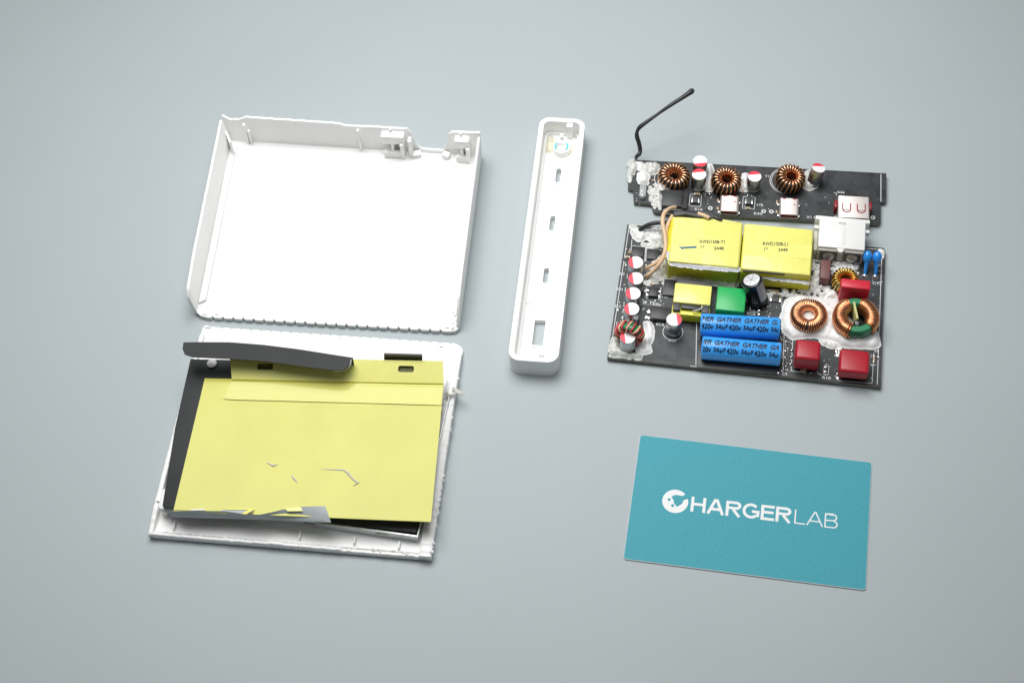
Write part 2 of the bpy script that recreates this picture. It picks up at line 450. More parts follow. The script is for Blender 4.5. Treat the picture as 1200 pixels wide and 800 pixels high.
depth = (TL_.y+TR_.y)/2
xl = -1.0; xr = w_+.2
ch = 1.0
yL, yR = TL_.y, TR_.y; xtl = TL_.x+.6; xtr = TR_.x-.2
print('shell', TL_, TR_, w_)
def dep(x): return yL+(yR-yL)*(x-xl)/(xr-xl)
bottom = scallop_edge((xl+7, 0), (xr-4, 0), 4.4, .9, .30)
outline = [(xl, ch+4)]+[(xl+1.5, 2.5), (xl+4, .6)]+bottom+[(xr-1.5, .5), (xr, 2.2), (xtr, yR-1.2), (xtl, yL-1.2)]
fb = MB(); fb.prism([(p[0], p[1]) for p in outline], .4, 2.2); fb.build('base_panel', white, T.e)
# back wall
def bu(px): # fraction along the back wall for a photo x on the rim
    return (T.L(px, 133+(px-259)*.063, ZT).x-xtl)/(xtr-xtl)
prof = [(0, 16.6), (bu(263), 16.6), (bu(270), 14.4), (bu(282), 15.0), (bu(288), 16.6), (bu(395), 16.3), (bu(408), 15.2), (bu(440), 15.6), (bu(478), 15.6), (bu(482), 13.5), (bu(486), 7.5),
        (bu(492), 3.6), (bu(518), 3.6), (bu(524), 9.0), (bu(526), 14.0), (bu(530), 15.5), (1, 16)]
ragged_wall(T, (xtl, yL-2.6), (xtr, yR-2.6), prof, 1.3, .6, 'back_wall', n=150, rag=.4, seed=1, lean=.08)
ragged_wall(T, (xl+2.2, ch+1.2), (xtl+2.2, yL-3.4), [(0, 10.5), (.03, 14.0), (.2, 15.6), (1, 16.6)], 1.3, .6, 'side_wall', n=90, rag=.4, seed=2, lean=.09)
ragged_wall(T, (xr-.0, 2), (xtr, yR-3.4), [(0, 2), (.02, 6.0), (.05, 10), (.09, 13), (.2, 15), (1, 16)], 1.2, .6, 'side_wall', n=90, rag=.3, seed=3, lean=-.03)
# inner ledge along left wall, ribs and clips
lb = MB(); lb.prism([(xl+2.0, 6), (xl+5.0, 8), (xtl+5.0, yL-6), (xtl+2.0, yL-4)], 2.2, 3.6); lb.build('wall_ledge', white, T.e, bevel=.9, seg=3)
def box_part(fr, px, py, z, wx, wy, z0, z1, name, m=None, bevel=.25, ang=0, dx=0, dy=0):
    p = fr.L(px, py, z); b = MB(); b.box(0, 0, 0, wx, wy, z1-z0)
    return b.build(name, m or white, fr.e, (p.x+dx, p.y+dy, z0), (0, 0, ang), bevel=bevel)
def back_x(px): return xtl+(xtr-xtl)*bu(px)
for px, zz in ((287, 15), (421, 16.2), (291, 11)):
    rb = MB(); rb.box(back_x(px), dep(back_x(px))-3.4, 2.2, 1.0, 1.6, zz-2.2); rb.build('wall_rib', white, T.e, bevel=.2)
# corner slot and snap posts (hollow clips)
for pxa, pxb in ((448, 475), (534, 551)):
    xa, xb = back_x(pxa), back_x(pxb); wd = xb-xa; cxx = (xa+xb)/2; DD = dep(cxx)-.7
    k = MB(); k.box(cxx, DD-3.2, 10.5, wd, 3.6, 4.8)
    clip = k.build('snap_clip', white, T.e, bevel=.35)
    k = MB(); k.box(cxx+wd*.38, DD-4.4, 2.2, 1.5, 4.2, 9.5); k.box(cxx-wd*.05, DD-3.4, 2.2, 1.2, 3.0, 8.4); k.build('clip_leg', white, clip, bevel=.2)
    k = MB(); k.box(cxx, DD-5.1, 2.2, wd*.9, 2.0, 3.6); k.build('clip_foot', white, clip, bevel=.3)
    k = MB(); k.box(cxx-wd*.1, DD-1.6, 15, .9, 1.2, 2.0); k.build('clip_pin', white, clip, bevel=.2)
k = MB(); k.box(back_x(487), dep(back_x(480))-1.4-3.2, 2.2, 4.0, 2.8, 2.2, .3); k.box(back_x(522), dep(back_x(480))-1.4-3.2, 2.2, 3.2, 2.8, 2.6, -.4); k.box(back_x(481), dep(back_x(480))-1.4-3.0, 2.2, 1.6, 3.0, 11.0); k.build('notch_rib', white, T.e, bevel=.3)
k = MB(); k.box(back_x(270), dep(back_x(480))-1.4-5.2, 2.2, 1.0, 7.0, 9.5, .5); k.build('corner_rib', white, T.e, bevel=.25)
# torn plastic along the front right corner
for i in range(9):
    u = i/8; k = MB(); k.box(0, 0, 0, .8+random.random(), .5+random.random()*.8, .5+random.random()*.6, random.random()*3)
    k.build('cut_burr', white_cut, T.e, (xr-1.6-random.random()*1.4, 1.2+u*9+random.random(), 2.1), (random.random()*.5, random.random()*.5, 0), bevel=.15)
for px, py, l in ((240, 368.5, 2.0), (254, 368.5, 1.4), (524, 384, 1.4)):
    p = T.L(px, py, 2.2); k = MB(); k.box(0, 0, 0, l, .35, .06); k.build('cut_gap', ferrite, T.e, (p.x, p.y, 2.2))

# ================================================================== 2. lower shell half with its contents
ZB = 2.0
o = at(176, 630.5, 0); pR = at(506, 657.6, 0)
angB = math.atan2(pR.y-o.y, pR.x-o.x)
Bf = Frame('shell_lower_half', o, angB, 'white plastic shell with low torn walls holding the yellow sheet and black film', 'plastic shell')
bTL = Bf.L(230, 381, ZB); bTR = Bf.L(537, 403, ZB); bw = Bf.L(506, 657.6, 0).x; bd = (bTL.y+bTR.y)/2
bxl = 0.; bxr = bw
ed = scallop_edge((bxr-3.5, bd), (bxl+3, bd), 4.2, .55, .3)
ol = [(bxl, 0), (bxr-1.5, 0), (bxr, 1.5), (bxr, bd-3), (bxr-1.0, bd-1.5)]+[(p[0], p[1]) for p in ed]+[(bxl+1, bd+.6), (bxl, bd-1)]
fb = MB(); fb.prism(ol, .4, 2.0); fb.build('base_panel', white, Bf.e)
ragged_wall(Bf, (bxr, 0), (bxr, bd-6), [(0, 3.8), (.3, 4.0), (.7, 4.2), (1, 3.0)], 4.6, .5, 'side_wall', n=130, rag=.6, seed=5, m=white)
ragged_wall(Bf, (bxl+1.9, 0), (bxl+1.9, bd-5), [(0, 3.2), (.1, 5.0), (.5, 5.2), (.8, 4), (1, 3)], 1.9, .5, 'side_wall', n=110, rag=.6, seed=6)
ragged_wall(Bf, (bxl+1.7, .0), (bxr-4.5, .0), [(0, 3.2), (.2, 2.9), (.42, 3.2), (.46, 3.7), (.5, 3.1), (.7, 3.0), (.72, 2.3), (.85, 2.3), (1, 2.8)], 1.2, .5, 'front_wall', n=160, rag=.65, seed=7)
ragged_wall(Bf, (bxl+1.7, 1.6), (bxr-4.5, 1.6), [(0, 2.4), (.3, 2.8), (.6, 2.2), (1, 2.5)], .6, .5, 'inner_lip', n=160, rag=.7, seed=8, m=white_cut)
for px, py in ((352, 628), (416, 634), (468, 640), (205, 617)):
    p = Bf.L(px, py, 2); k = MB(); k.box(0, 0, 0, .7, 3.2, 1.9); k.build('wall_rib', white, Bf.e, (p.x, p.y, 1.9), bevel=.2)
p = Bf.L(193, 585, 7); k = MB(); k.prism(rrect(0, 0, 3.2, 9.0, 1.4), 0, 6.0); k.build('locating_post', white, Bf.e, (p.x, p.y, 1.9), bevel=.4)
for i in range(16):
    u = random.random(); k = MB(); k.box(0, 0, 0, .8+random.random()*1.6, .4+random.random()*.7, .5, random.random()*3)
    k.build('cut_burr', white_cut, Bf.e, (bxl+4+u*(bxr-10), .4+random.random()*1.2, 2.8+random.random()*.5), (random.random()*.6, random.random()*.6, 0), bevel=.12)
for i in range(22):
    u = random.random(); k = MB(); k.box(0, 0, 0, .5+random.random()*.8, .6+random.random()*1.2, .5, random.random()*3)
    k.build('cut_burr', white_cut, Bf.e, (bxr-.3+random.random()*.5, 2+u*(bd-12), 3.7+random.random()*.6), (random.random()*.6, random.random()*.6, 0), bevel=.12)
for px, py, l in ((244, 384.2, 2.6), (517, 406.2, 1.6)):
    p = Bf.L(px, py, 2.0); k = MB(); k.box(0, 0, 0, l, .35, .06); k.build('cut_gap', ferrite, Bf.e, (p.x, p.y, 2.0))

# --- metal tray standing in the shell
t0 = at(186, 592, 2.1); t1 = at(491, 634.5, 2.1); tang = math.atan2(t1.y-t0.y, t1.x-t0.x)
Tr = Frame('metal_tray', t0, tang, 'thin pale metal tray with small slots under the black film, in the torn shell', 'metal tray')
tw = Tr.L(491, 634.5, 2.1).x; td = Tr.L(523, 462, 6).y
k = MB(); k.box(tw/2, td/2, 2.1, tw, td, .5); k.build('tray_floor', steel_sheet, Tr.e)
slots = []
for px, py in ((362, 616), (446.5, 626.5)):
    slots.append(Tr.L(px, py, 5.4).x)
# front wall with slots: upright plate cut by two holes
pl = MB(); rect = [(0, 0), (tw, 0), (tw, 3.9), (0, 3.9)]
pl.prism(rect, 0, .5, [rrect(sx, 2.3, 4.6, 1.1, .2, 2) for sx in slots])
pl.build('front_flange', steel_sheet, Tr.e, (0, .5, 2.6), (PI/2, 0, 0), sharp=30)
for sx in slots:
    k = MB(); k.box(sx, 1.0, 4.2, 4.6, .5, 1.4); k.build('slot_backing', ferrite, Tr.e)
k = MB(); k.box(tw-.25, td/2+.3, 2.6, .5, td-.7, 3.9); k.build('side_flange', steel_sheet, Tr.e, bevel=.1)

# --- black insulating film: box-like lining with a curled flap
Kf = Frame('insulating_film', at(190, 598, 0), 0, 'matt black plastic film with a raised curled flap behind the yellow sheet', 'insulating film')
poly = [Kf.L(*q, 11.6) for q in ((223, 420), (268, 421), (517, 430), (503, 600), (494, 603), (193, 594), (190, 592), (205, 500))]
k = MB(); k.prism([(p.x, p.y) for p in poly], 7.2, 11.6); k.build('film_lining', black_film, Kf.e, bevel=.4)
poly = [Kf.L(*q, 6.2) for q in ((232, 470), (518, 480), (488, 624), (370, 611), (240, 597), (198, 592))]
k = MB(); k.prism([(p.x, p.y) for p in poly], 3.0, 6.2); k.build('film_base', black, Kf.e, bevel=.5)
# curled flap
upper = [(215, 401), (232, 400.6), (270, 400.8), (310, 404), (350, 409), (385, 414.5), (414, 419)]
lower = [(213, 414), (226, 418.3), (270, 420.3), (310, 423), (350, 428.5), (385, 433), (406, 434)]
def interp(pts, u):
    s_ = u*(len(pts)-1); i = min(int(s_), len(pts)-2); f_ = s_-i
    return pts[i][0]+(pts[i+1][0]-pts[i][0])*f_, pts[i][1]+(pts[i+1][1]-pts[i][1])*f_
def flap(u, v):
    a = interp(upper, u); b_ = interp(lower, u)
    za = zb = 22.3-1.6*u
    z = za+(zb-za)*v
    x = a[0]+(b_[0]-a[0])*v; y = a[1]+(b_[1]-a[1])*v
    if u > .965: x -= (u-.965)/.035*3*max(0, v-.5)/.5; y -= (u-.965)/.035*1.5*max(0, v-.7)/.3
    if u < .04: x += (.04-u)/.04*3.0*max(0, v-.6)/.4
    return Kf.L(x, y, z)
k = MB(); k.grid(flap, 40, 8, (0, 0, .35)); k.build('curled_flap', M('matt_black_film', (.022, .024, .025), .55, spec=.28, var=.1, vscale=.05, bump=.05, bscale=.12), Kf.e, sharp=25)
# light torn edge on the flap's end
e1 = [Kf.L(x, y, z) for x, y, z in ((411.5, 421.5, 21.6), (411, 426, 20.6), (408.5, 430.5, 19.4), (404, 433.6, 18.2), (396, 434.6, 18.2), (390, 434.0, 18.3))]
k = MB(); k.tube(e1, .22, 6); k.build('torn_edge', card_white, Kf.e)
# back of the film going down behind the yellow flange
def backw(u, v):
    a = interp(upper[2:], u); p = Kf.L(a[0], a[1]+2.5, 21.0-1.5*u); q = Kf.L(a[0]+2, a[1]+14, 11.4)
    return p+(q-p)*v
k = MB(); k.grid(backw, 16, 4, (0, -.3, 0)); k.build('film_back', black_film, Kf.e)
def tab(u, v):
    p = Kf.L(450+45*u, 415.5+1.3*u, 18.6); q = Kf.L(450+45*u, 424+u, 13.5); return p+(q-p)*v
k = MB(); k.grid(tab, 6, 2, (0, -.9, .1)); k.build('film_tab', black, Kf.e)
k = MB(); k.lathe([(.2, -.6), (1.4, -.4), (2.0, 0), (1.4, .35), (.3, .5)], 20); p = Kf.L(248, 425, 12.6); k.build('foam_dot', cap_white, Kf.e, (p.x, p.y, 12.3))

# --- yellow covered plate
Yf = Frame('yellow_sheet', at(203, 603, 0), 0, 'flat pale yellow taped plate with an upturned slotted flange, lying in the shell', 'taped plate')
YZ = 12.6
def yq(u, v):
    # v from back (0) to front (1)
    bl, tl, tr, br = (203, 598.5), (240, 443), (520, 449.5), (505, 611)
    x = (tl[0]*(1-u)+tr[0]*u)*(1-v)+(bl[0]*(1-u)+br[0]*u)*v
    y = (tl[1]*(1-u)+tr[1]*u)*(1-v)+(bl[1]*(1-u)+br[1]*u)*v
    z = YZ+.22*noise.noise(Vector((u*3, v*2.4, 1)))
    return Yf.L(x, y, z)
k = MB(); k.grid(yq, 44, 30, (0, 0, .55)); k.build('top_face', yellow_sheet, Yf.e)
# upturned flange, slotted; built flat then laid on its slope
fa = Yf.L(272, 444.5, YZ); fb_ = Yf.L(520, 449.5, YZ); ta = Yf.L(266, 421, YZ+3.0); tb_ = Yf.L(519, 421.5, YZ+3.0)
ex = (fb_-fa); fw_ = ex.length; ex.normalize(); ey = (ta-fa+tb_-fb_)/2; fh = ey.length; ey = (ey-ex*ey.dot(ex)).normalized(); ez = ex.cross(ey)
def fl_loc(px, py):
    # pixel -> flange coordinates through the tilted plane
    d = _fw+_R*((px-600)/F)-_U*((py-400)/F); orig = Vector((0, 0, H))-Vector((Yf.o.x, Yf.o.y, 0))
    t = (fa-orig).dot(ez)/d.dot(ez); p = orig+d*t-fa; return p.dot(ex), p.dot(ey)
h1 = fl_loc(311, 429.5); h2 = fl_loc(476, 432.5)
k = MB(); k.prism([(-1.5, fh), (0, 0), (fw_, 0), (fw_-.6, fh)], 0, .5, [rrect(*h1, 6.4, 2.6, .5, 3), rrect(*h2, 6.4, 2.6, .9, 3)])
fo = k.build('slotted_flange', M('yellow_flange_tape', (.74, .72, .20), .3, var=.03, vscale=.2, bump=.06, bscale=.3), Yf.e, sharp=30)
fo.matrix_local = Matrix((( ex.x, ey.x, ez.x, fa.x*S), (ex.y, ey.y, ez.y, fa.y*S), (ex.z, ey.z, ez.z, fa.z*S), (0, 0, 0, 1)))
for hh in (h1, h2):
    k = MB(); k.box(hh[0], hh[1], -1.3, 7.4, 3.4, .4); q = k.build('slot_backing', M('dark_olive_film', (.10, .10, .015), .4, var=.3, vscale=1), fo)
k = MB(); k.tube([fa+Vector((0, 0, .2)), fa+ex*fw_+Vector((0, 0, .2))], .32, 6); k.build('fold_crease', yellow_dark, Yf.e)
# torn grey tape back folded over the front edge
upl = [(190, 597.5, 12.4), (200, 597, 12.6), (225, 598, 12.9), (262, 598.6, 13.0), (285, 600.5, 13.1), (303, 603, 13.1), (320, 599.5, 13.2), (338, 595, 13.3), (360, 593, 13.4), (381, 592.5, 13.3)]
lol = [(198, 600, 11.0), (201, 605, 9.4), (225, 606, 9.2), (262, 607, 9.1), (285, 607.5, 9.2), (303, 608, 9.4), (320, 608.8, 9.7), (338, 609.8, 10.3), (360, 610.5, 11.3), (388, 611.6, 12.4)]
def i3(pts, u):
    s_ = u*(len(pts)-1); i = min(int(s_), len(pts)-2); f_ = s_-i
    return [pts[i][c]+(pts[i+1][c]-pts[i][c])*f_ for c in range(3)]
def lip(u, v):
    a = i3(upl, u); a[2] += .35; b_ = i3(lol, u); return Yf.L(*[a[c]+(b_[c]-a[c])*v+(.25*math.sin(PI*v) if c == 2 else 0) for c in range(3)])
k = MB(); k.grid(lip, 54, 5, (0, .1, .18)); k.build('torn_tape_lip', tape_back, Yf.e)
def ypoly(pts, z, h, name, m):
    k = MB(); k.prism([(Yf.L(x, y, z).x, Yf.L(x, y, z).y) for x, y in pts], z, z+h); return k.build(name, m, Yf.e)
ypoly([(333, 595), (352, 594), (355, 598.5), (337, 598.8)], 13.75, .12, 'tape_scrap', yellow)
ypoly([(222, 596.6), (240, 595.8), (240, 597.6), (225, 597.7)], 13.2, .12, 'tape_scrap', cap_white)
ypoly([(258, 598), (288, 602.6), (297, 599), (292, 595.5), (265, 596.5)], 13.2, .12, 'tape_scrap', tape_back)
ypoly([(264, 596), (299, 595.6), (289, 602.3), (283, 602), (291, 597.2), (266, 597)], 13.4, .15, 'tape_scrap', yellow_dark)
def scratch(pts, wd, name='tear_mark'):
    P = [Yf.L(x, y, YZ+.45) for x, y in pts]; k = MB(); k.tube([(p.x, p.y, YZ+.12) for p in P], [q*1.15 for q in wd], 8); return k.build(name, tear, Yf.e)
scratch([(312, 541.3), (316, 543), (320, 545), (325, 543.5)], [.15, .35, .5, .2])
scratch([(341, 556), (344, 559.5), (347.5, 564)], [.12, .45, .2])
scratch([(376, 549), (390, 549.6), (403, 550), (408, 554), (413, 560), (419.5, 565.5), (414, 568.5)], [.1, .25, .35, .5, .4, .45, .15])
flange_reflection = M('flange_reflection', (.66, .645, .17), .12, spec=.22, bump=.08, bscale=.05)  # paler yellow: the flange's mirror image put into the colour
ypoly([(271, 446.8), (424, 450), (423.5, 452.5), (519.5, 454.5), (516.8, 474.5), (424, 472), (272, 468), (262, 467)], YZ+.28, .06, 'reflection_strip', flange_reflection)  # thin pale patch added on the sheet as a painted reflection of the flange

# --- metal clip over the right wall
Cl = Frame('wire_clip', at(533, 468, 0), 0, 'small bent metal strip poking out over the right wall of the torn shell', 'metal clip')
def ribbon(fr, pts, wd, th, name, m, up=(0, 0, 1)):
    P = [fr.L(*q) for q in pts]; vs = []; fs = []
    for i, p in enumerate(P):
        t = (P[min(i+1, len(P)-1)]-P[max(i-1, 0)]).normalized(); sd = t.cross(Vector(up)).normalized(); n_ = sd.cross(t)
        for a, b_ in ((-1, -1), (1, -1), (1, 1), (-1, 1)): vs.append(p+sd*a*wd/2+n_*b_*th/2)
    for i in range(len(P)-1):
        for q in range(4): fs.append((i*4+q, i*4+(q+1) % 4, (i+1)*4+(q+1) % 4, (i+1)*4+q))
    fs += [(3, 2, 1, 0), tuple((len(P)-1)*4+q for q in range(4))]
    k = MB(); k.add(vs, fs); return k.build(name, m, fr.e, sharp=50)
tinc = M('dull_clip_metal', (.42, .42, .38), .4, metal=.8)
ribbon(Cl, [(522.5, 463.5, 6.5), (526, 460, 7), (531, 457, 7.2), (534, 457.5, 7.2)], 1.6, .4, 'bent_strip', tinc)
ribbon(Cl, [(530, 455, 7.9), (534, 457, 7.4), (538, 459.5, 7.0), (543.5, 461.5, 6.4)], 1.5, .4, 'strip_tip', tinc)

# ================================================================== 3. end cover with port slots
ZS = 10.6
c0 = (at(632, 150, ZS)+at(684, 154, ZS))/2; c1 = (at(597.3, 405, ZS)+at(655.3, 408, ZS))/2
dS = (c0-c1); angS = math.atan2(dS.y, dS.x)-PI/2
top_ = at(660, 138.5, ZS); bot_ = at(627.5, 423.5, ZS)
ax = dS.normalized(); cc = c1+ax*((bot_-c1).dot(ax)); LS = (top_-bot_).dot(ax); WS = 20.4
Sf = Frame('end_cover', cc, angS, 'narrow white plastic end cover with three oval slots and one rectangular opening', 'end cover')
out_ = rrect(0, LS/2, WS, LS, 4.6, 8)
inn = rrect(0, LS/2, WS-4.4, LS-4.4, 2.6, 8)
inn2 = rrect(0, LS/2, WS-7.0, LS-6.0, 2.0, 8)
def slot(px, py, wx, wy, r):
    p = Sf.L(px, py, 2.0); return rrect(p.x, p.y, wx, wy, r, 5)
holes = [slot(654.3, 206.5, 2.3, 7.9, 1.1), slot(647.2, 262.3, 2.3, 7.9, 1.1), slot(639.8, 323.6, 2.3, 7.9, 1.1), slot(631.5, 390.5, 4.6, 12.4, .5)]
k = MB(); k.prism(out_, 0, 2.0, holes)
for h_ in holes:
    cx_ = sum(p[0] for p in h_)/len(h_); cy_ = sum(p[1] for p in h_)/len(h_)
    k.prism([(cx_+(p[0]-cx_)*1.22+(.25 if p[0] > cx_ else -.25), cy_+(p[1]-cy_)*1.06+(.2 if p[1] > cy_ else -.2)) for p in h_], 1.9, 2.5, [h_])
k.build('face_panel', white, Sf.e, sharp=30)
k = MB(); k.prism(rrect(0, LS/2, WS-.05, LS-.05, 4.6, 8), 2.0, ZS, [inn]); k.build('rim_wall', white, Sf.e, bevel=.35, sharp=40)
k = MB(); k.prism(rrect(0, LS/2, WS-4.5, LS-4.5, 2.5, 8), 2.0, 3.6, [inn2]); k.build('inner_step', white, Sf.e, bevel=.7, sharp=40)
for px, py in ((646.5, 232), (631.5, 352)):
    p = Sf.L(px, py, 3); k = MB(); k.box(p.x, p.y, 2.0, WS-8, 3.0, .35); k.build('cross_rib', white, Sf.e, bevel=.33, seg=4)
p = Sf.L(658, 172.5, 4.5)
k = MB(); k.lathe([(3.9, 0), (3.9, 2.6), (3.6, 3.0), (2.3, 3.0), (1.9, 2.6), (1.8, 1.6), (.1, 1.6)], 32); btn = k.build('button_ring', white, Sf.e, (p.x, p.y, 2.0), sharp=40)
def arc_strip(r, a0, a1, wd, z, h):
    q = []; n = 10
    for i in range(n+1):
        t = math.radians(a0+(a1-a0)*i/n); q.append(((r+wd/2)*math.cos(t), (r+wd/2)*math.sin(t)))
    for i in range(n, -1, -1):
        t = math.radians(a0+(a1-a0)*i/n); q.append(((r-wd/2)*math.cos(t), (r-wd/2)*math.sin(t)))
    return MB().prism(q, z, z+h)
for a0 in (-45, 135): arc_strip(2.75, a0, a0+90, .85, 3.0, .12).build('teal_arc', teal_ink, btn)
glue_blob(Sf, [(641, 164), (647, 161), (649, 166), (647, 178), (642, 179), (639.5, 173)], 2.0, 2.2, glue_cream, name='glue', seed=31)
glue_blob(Sf, [(666, 174), (671, 171), (670, 178), (668, 182)], 2.0, 1.2, glue_cream, name='glue', seed=32)
p = Sf.L(658.5, 160, 6); k = MB(); k.box(p.x, p.y, 2, 1.4, 2.2, 5); k.build('stop_rib', white, Sf.e, bevel=.3)
p = Sf.L(668, 144, 10); k = MB(); k.box(p.x, p.y-1.2, 2, 3.0, 3.0, 8.2); k.build('stop_rib', white, Sf.e, bevel=.5)
p = Sf.L(634.5, 414.5, 8); k = MB(); k.box(p.x, p.y, 2, 2.4, 3.0, 7.4); k.build('stop_rib', white, Sf.e, bevel=.5)

# ================================================================== 4. circuit boards
ZP = 2.4
def px_poly(fr, pts, z): return [(fr.L(x, y, z).x, fr.L(x, y, z).y) for x, y in pts]
def substrate(fr, poly, z0=.9, z1=ZP):
    k = MB(); k.prism(poly, z0, z1); o_ = k.build('substrate', [pcb, pcb_edge], fr.e)
    for p in o_.data.polygons:
        if abs(p.normal.z) < .5: p.material_index = 1
    return o_
def silk_path(b, fr, pts, wd=.28, z=ZP, closed=False):
    P = [fr.L(x, y, z) for x, y in pts]
    if closed: P.append(P[0])
    for a, c in zip(P, P[1:]):
        d = (c-a); 
        if d.length < .05: continue
        m_ = (a+c)/2; b.box(m_.x, m_.y, z-.01, d.length+wd, wd, .05, math.atan2(d.y, d.x))
def silk_ring(b, c, r, wd=.3, a0=0, a1=360, z=ZP):
    n = 36; vs = []
    q = []
    for i in range(n+1):
        t = math.radians(a0+(a1-a0)*i/n); q.append((c[0]+(r+wd/2)*math.cos(t), c[1]+(r+wd/2)*math.sin(t)))
    for i in range(n, -1, -1):
        t = math.radians(a0+(a1-a0)*i/n); q.append((c[0]+(r-wd/2)*math.cos(t), c[1]+(r-wd/2)*math.sin(t)))
    vs = [(x, y, z+.04) for x, y in q]; m_ = 2*n+1
    b.add(vs, [(i, i+1, m_-i-1, m_-i) for i in range(n)])
can_proto = None
def capacitor(fr, px, py, ztop, r=3.25, mark=180, base=None, h=None):
    """small aluminium capacitor; px,py = centre of its top in the photo; mark = direction of the red segment (deg, photo sense)"""
    pt = fr.L(px, py, ztop)
    pb = fr.L(base[0], base[1], ZP) if base else Vector((pt.x, pt.y, ZP))
    ax_ = pt-pb; hh = ax_.length; k = MB()
    k.lathe([(r*.86, 0), (r*.97, .25), (r*.97, .9), (r*.86, 1.15), (r*.86, 1.35), (r, 1.7), (r, hh-.35), (r*.93, hh-.02), (r*.2, hh)], 28)
    can = k.build('capacitor', alu, fr.e, pb, rot_between(ax_), sharp=40)
    ang = math.radians(mark)-fr.a
    def seg_poly(rr, cut, red):
        q = []; n = 28; lim = math.acos(cut)
        rng = (-lim, lim) if red else (lim, 2*PI-lim)
        for i in range(n+1):
            t = rng[0]+(rng[1]-rng[0])*i/n; q.append((rr*math.cos(t+ang), rr*math.sin(t+ang)))
        return q
    k = MB(); k.prism(seg_poly(r*.96, .38, False), hh-.02, hh+.12); k.build('top_print', cap_white, can, sharp=40)
    k = MB(); k.prism(seg_poly(r*.96, .38, True), hh-.02, hh+.12); k.build('red_segment', cap_red, can, sharp=40)
    return can
def chip(fr, px, py, z, wx, wy, h, name='chip', m=None, ends=False, ang=0, bevel=.12):
    p = fr.L(px, py, z); b = MB(); b.box(0, 0, 0, wx, wy, h)
    if ends:
        b.cur = 1; e_ = min(wx, wy)*.0+max(wx, wy)*.2
        if wx >= wy:
            for s_ in (-1, 1): b.box(s_*(wx/2-e_/2+.06), 0, -.02, e_, wy+.08, h+.05)
        else:
            for s_ in (-1, 1): b.box(0, s_*(wy/2-e_/2+.06), -.02, wx+.08, e_, h+.05)
    return b.build(name, [m or chip_black, solder], fr.e, (p.x, p.y, ZP), (0, 0, ang), bevel=bevel)
def via(fr, px, py):
    p = fr.L(px, py, ZP); k = MB(); silk_ring(k, (0, 0), .72, .55); o_ = k.build('mounting_hole', silk, fr.e, (p.x, p.y, 0))
    k = MB(); k.lathe([(.42, 0), (.42, .02)], 14); k.build('hole', black_gloss, o_, (0, 0, ZP+.01)); return o_
def usb_shell(fr, quad, zt, name='port_connector', m=None, wall=.35, deep=3.0, bev=.5):
    """folded metal connector shell, open toward the board's near edge"""
    P = [fr.L(x, y, zt) for x, y in quad]; cx, cy, wx, wy, a = fit(P); h = zt-ZP-.15
    b = MB(); hy = wy/2
    outr = rrect(0, h/2, wx, h, bev, 4); inr = rrect(0, h/2, wx-2*wall, h-2*wall, max(.1, bev-wall*.5), 4)
    b.prism(outr, -hy, hy, [inr])
    o_ = b.build(name, m or tin, fr.e, (cx, cy, ZP+.1), (PI/2, 0, 0), sharp=40)
    b = MB(); b.prism(rrect(0, h/2, wx-2*wall-.05, h-2*wall-.05, .2, 2), -hy+.3, hy-deep); b.build('insulator', red_plastic, o_, sharp=40)
    b = MB(); b.prism(rrect(0, h/2, (wx-2*wall)*.8, h*.22, .1, 2), hy-deep, hy-.6); b.build('tongue', red_plastic, o_, sharp=40)
    return o_, (cx, cy, wx, wy)

# ---- 4a. port board
tl = at(736.5, 187, ZP)
Pf = Frame('port_circuit_board', tl, math.radians(-10.5), 'narrow black circuit board with three copper rings and silver USB ports', 'circuit board')
sub = substrate(Pf, px_poly(Pf, [(736.5, 187), (1038.7, 203.2), (1038.5, 234), (1036.5, 237), (1032, 237), (1032, 259.5), (1029, 262.6), (767.5, 248.6), (765, 246), (764.5, 239.2), (743, 237), (742, 222.5), (736, 221)], ZP))
sk = MB()
silk_path(sk, Pf, [(1032.3, 204.5), (1032.3, 236)], .3)
for i in range(3): pass
c3 = Pf.L(921.5, 212, ZP); silk_ring(sk, (c3.x, c3.y), 7.1, .3); silk_ring(sk, (c3.x, c3.y), 6.4, .2)
c2 = Pf.L(851, 214, ZP); silk_ring(sk, (c2.x, c2.y), 6.9, .3)
c1_ = Pf.L(786, 209, ZP); silk_ring(sk, (c1_.x, c1_.y), 7.1, .3)
silk_path(sk, Pf, [(977.5, 226), (980, 226), (980, 229)], .25); silk_path(sk, Pf, [(987, 226), (989, 226)], .25)
silk_path(sk, Pf, [(809, 227.5), (822, 228.5), (821, 242.5), (807.5, 241.5)], .22, closed=True)
silk_path(sk, Pf, [(871, 230.5), (885, 231.5), (884, 245), (870, 244)], .22, closed=True)
tag(sk.build('silkscreen_lines', silk, Pf.e), kind='stuff')
for s_, px, py, wd in (('R16', 814, 246.3, 3.4), ('R30', 883.5, 251.3, 3.6), ('V1', 896.5, 207.5, 1.6), ('L18', 887, 241, 2.4), ('R34', 981.5, 226.5, 3), ('X1 G2', 945, 255.5, 5.4)):
    letter(s_, Pf, Pf.e, px, py, ZP+.05, wd, 1.15, silk, 'silkscreen_mark', offset=.06)
Pm = lambda px, py, z: Pf.L(px, py, z)
# ring inductors
zc = ZP+.5+3.6
for (px, py, R_, a_, lean) in ((790, 202.5, 4.55, 1.75, (.06, .05)), (851.5, 207.0, 4.25, 1.65, (.10, 0.02)), (926.8, 204.0, 4.15, 1.65, (.12, .10))):
    p = Pf.L(px, py, ZP+7.4); t_ = toroid(Pf, (p.x, p.y, ZP+4.0), (lean[0], lean[1], random.random()), R_, a_, 3.1, 20, .37, copper_pale, chip_black)
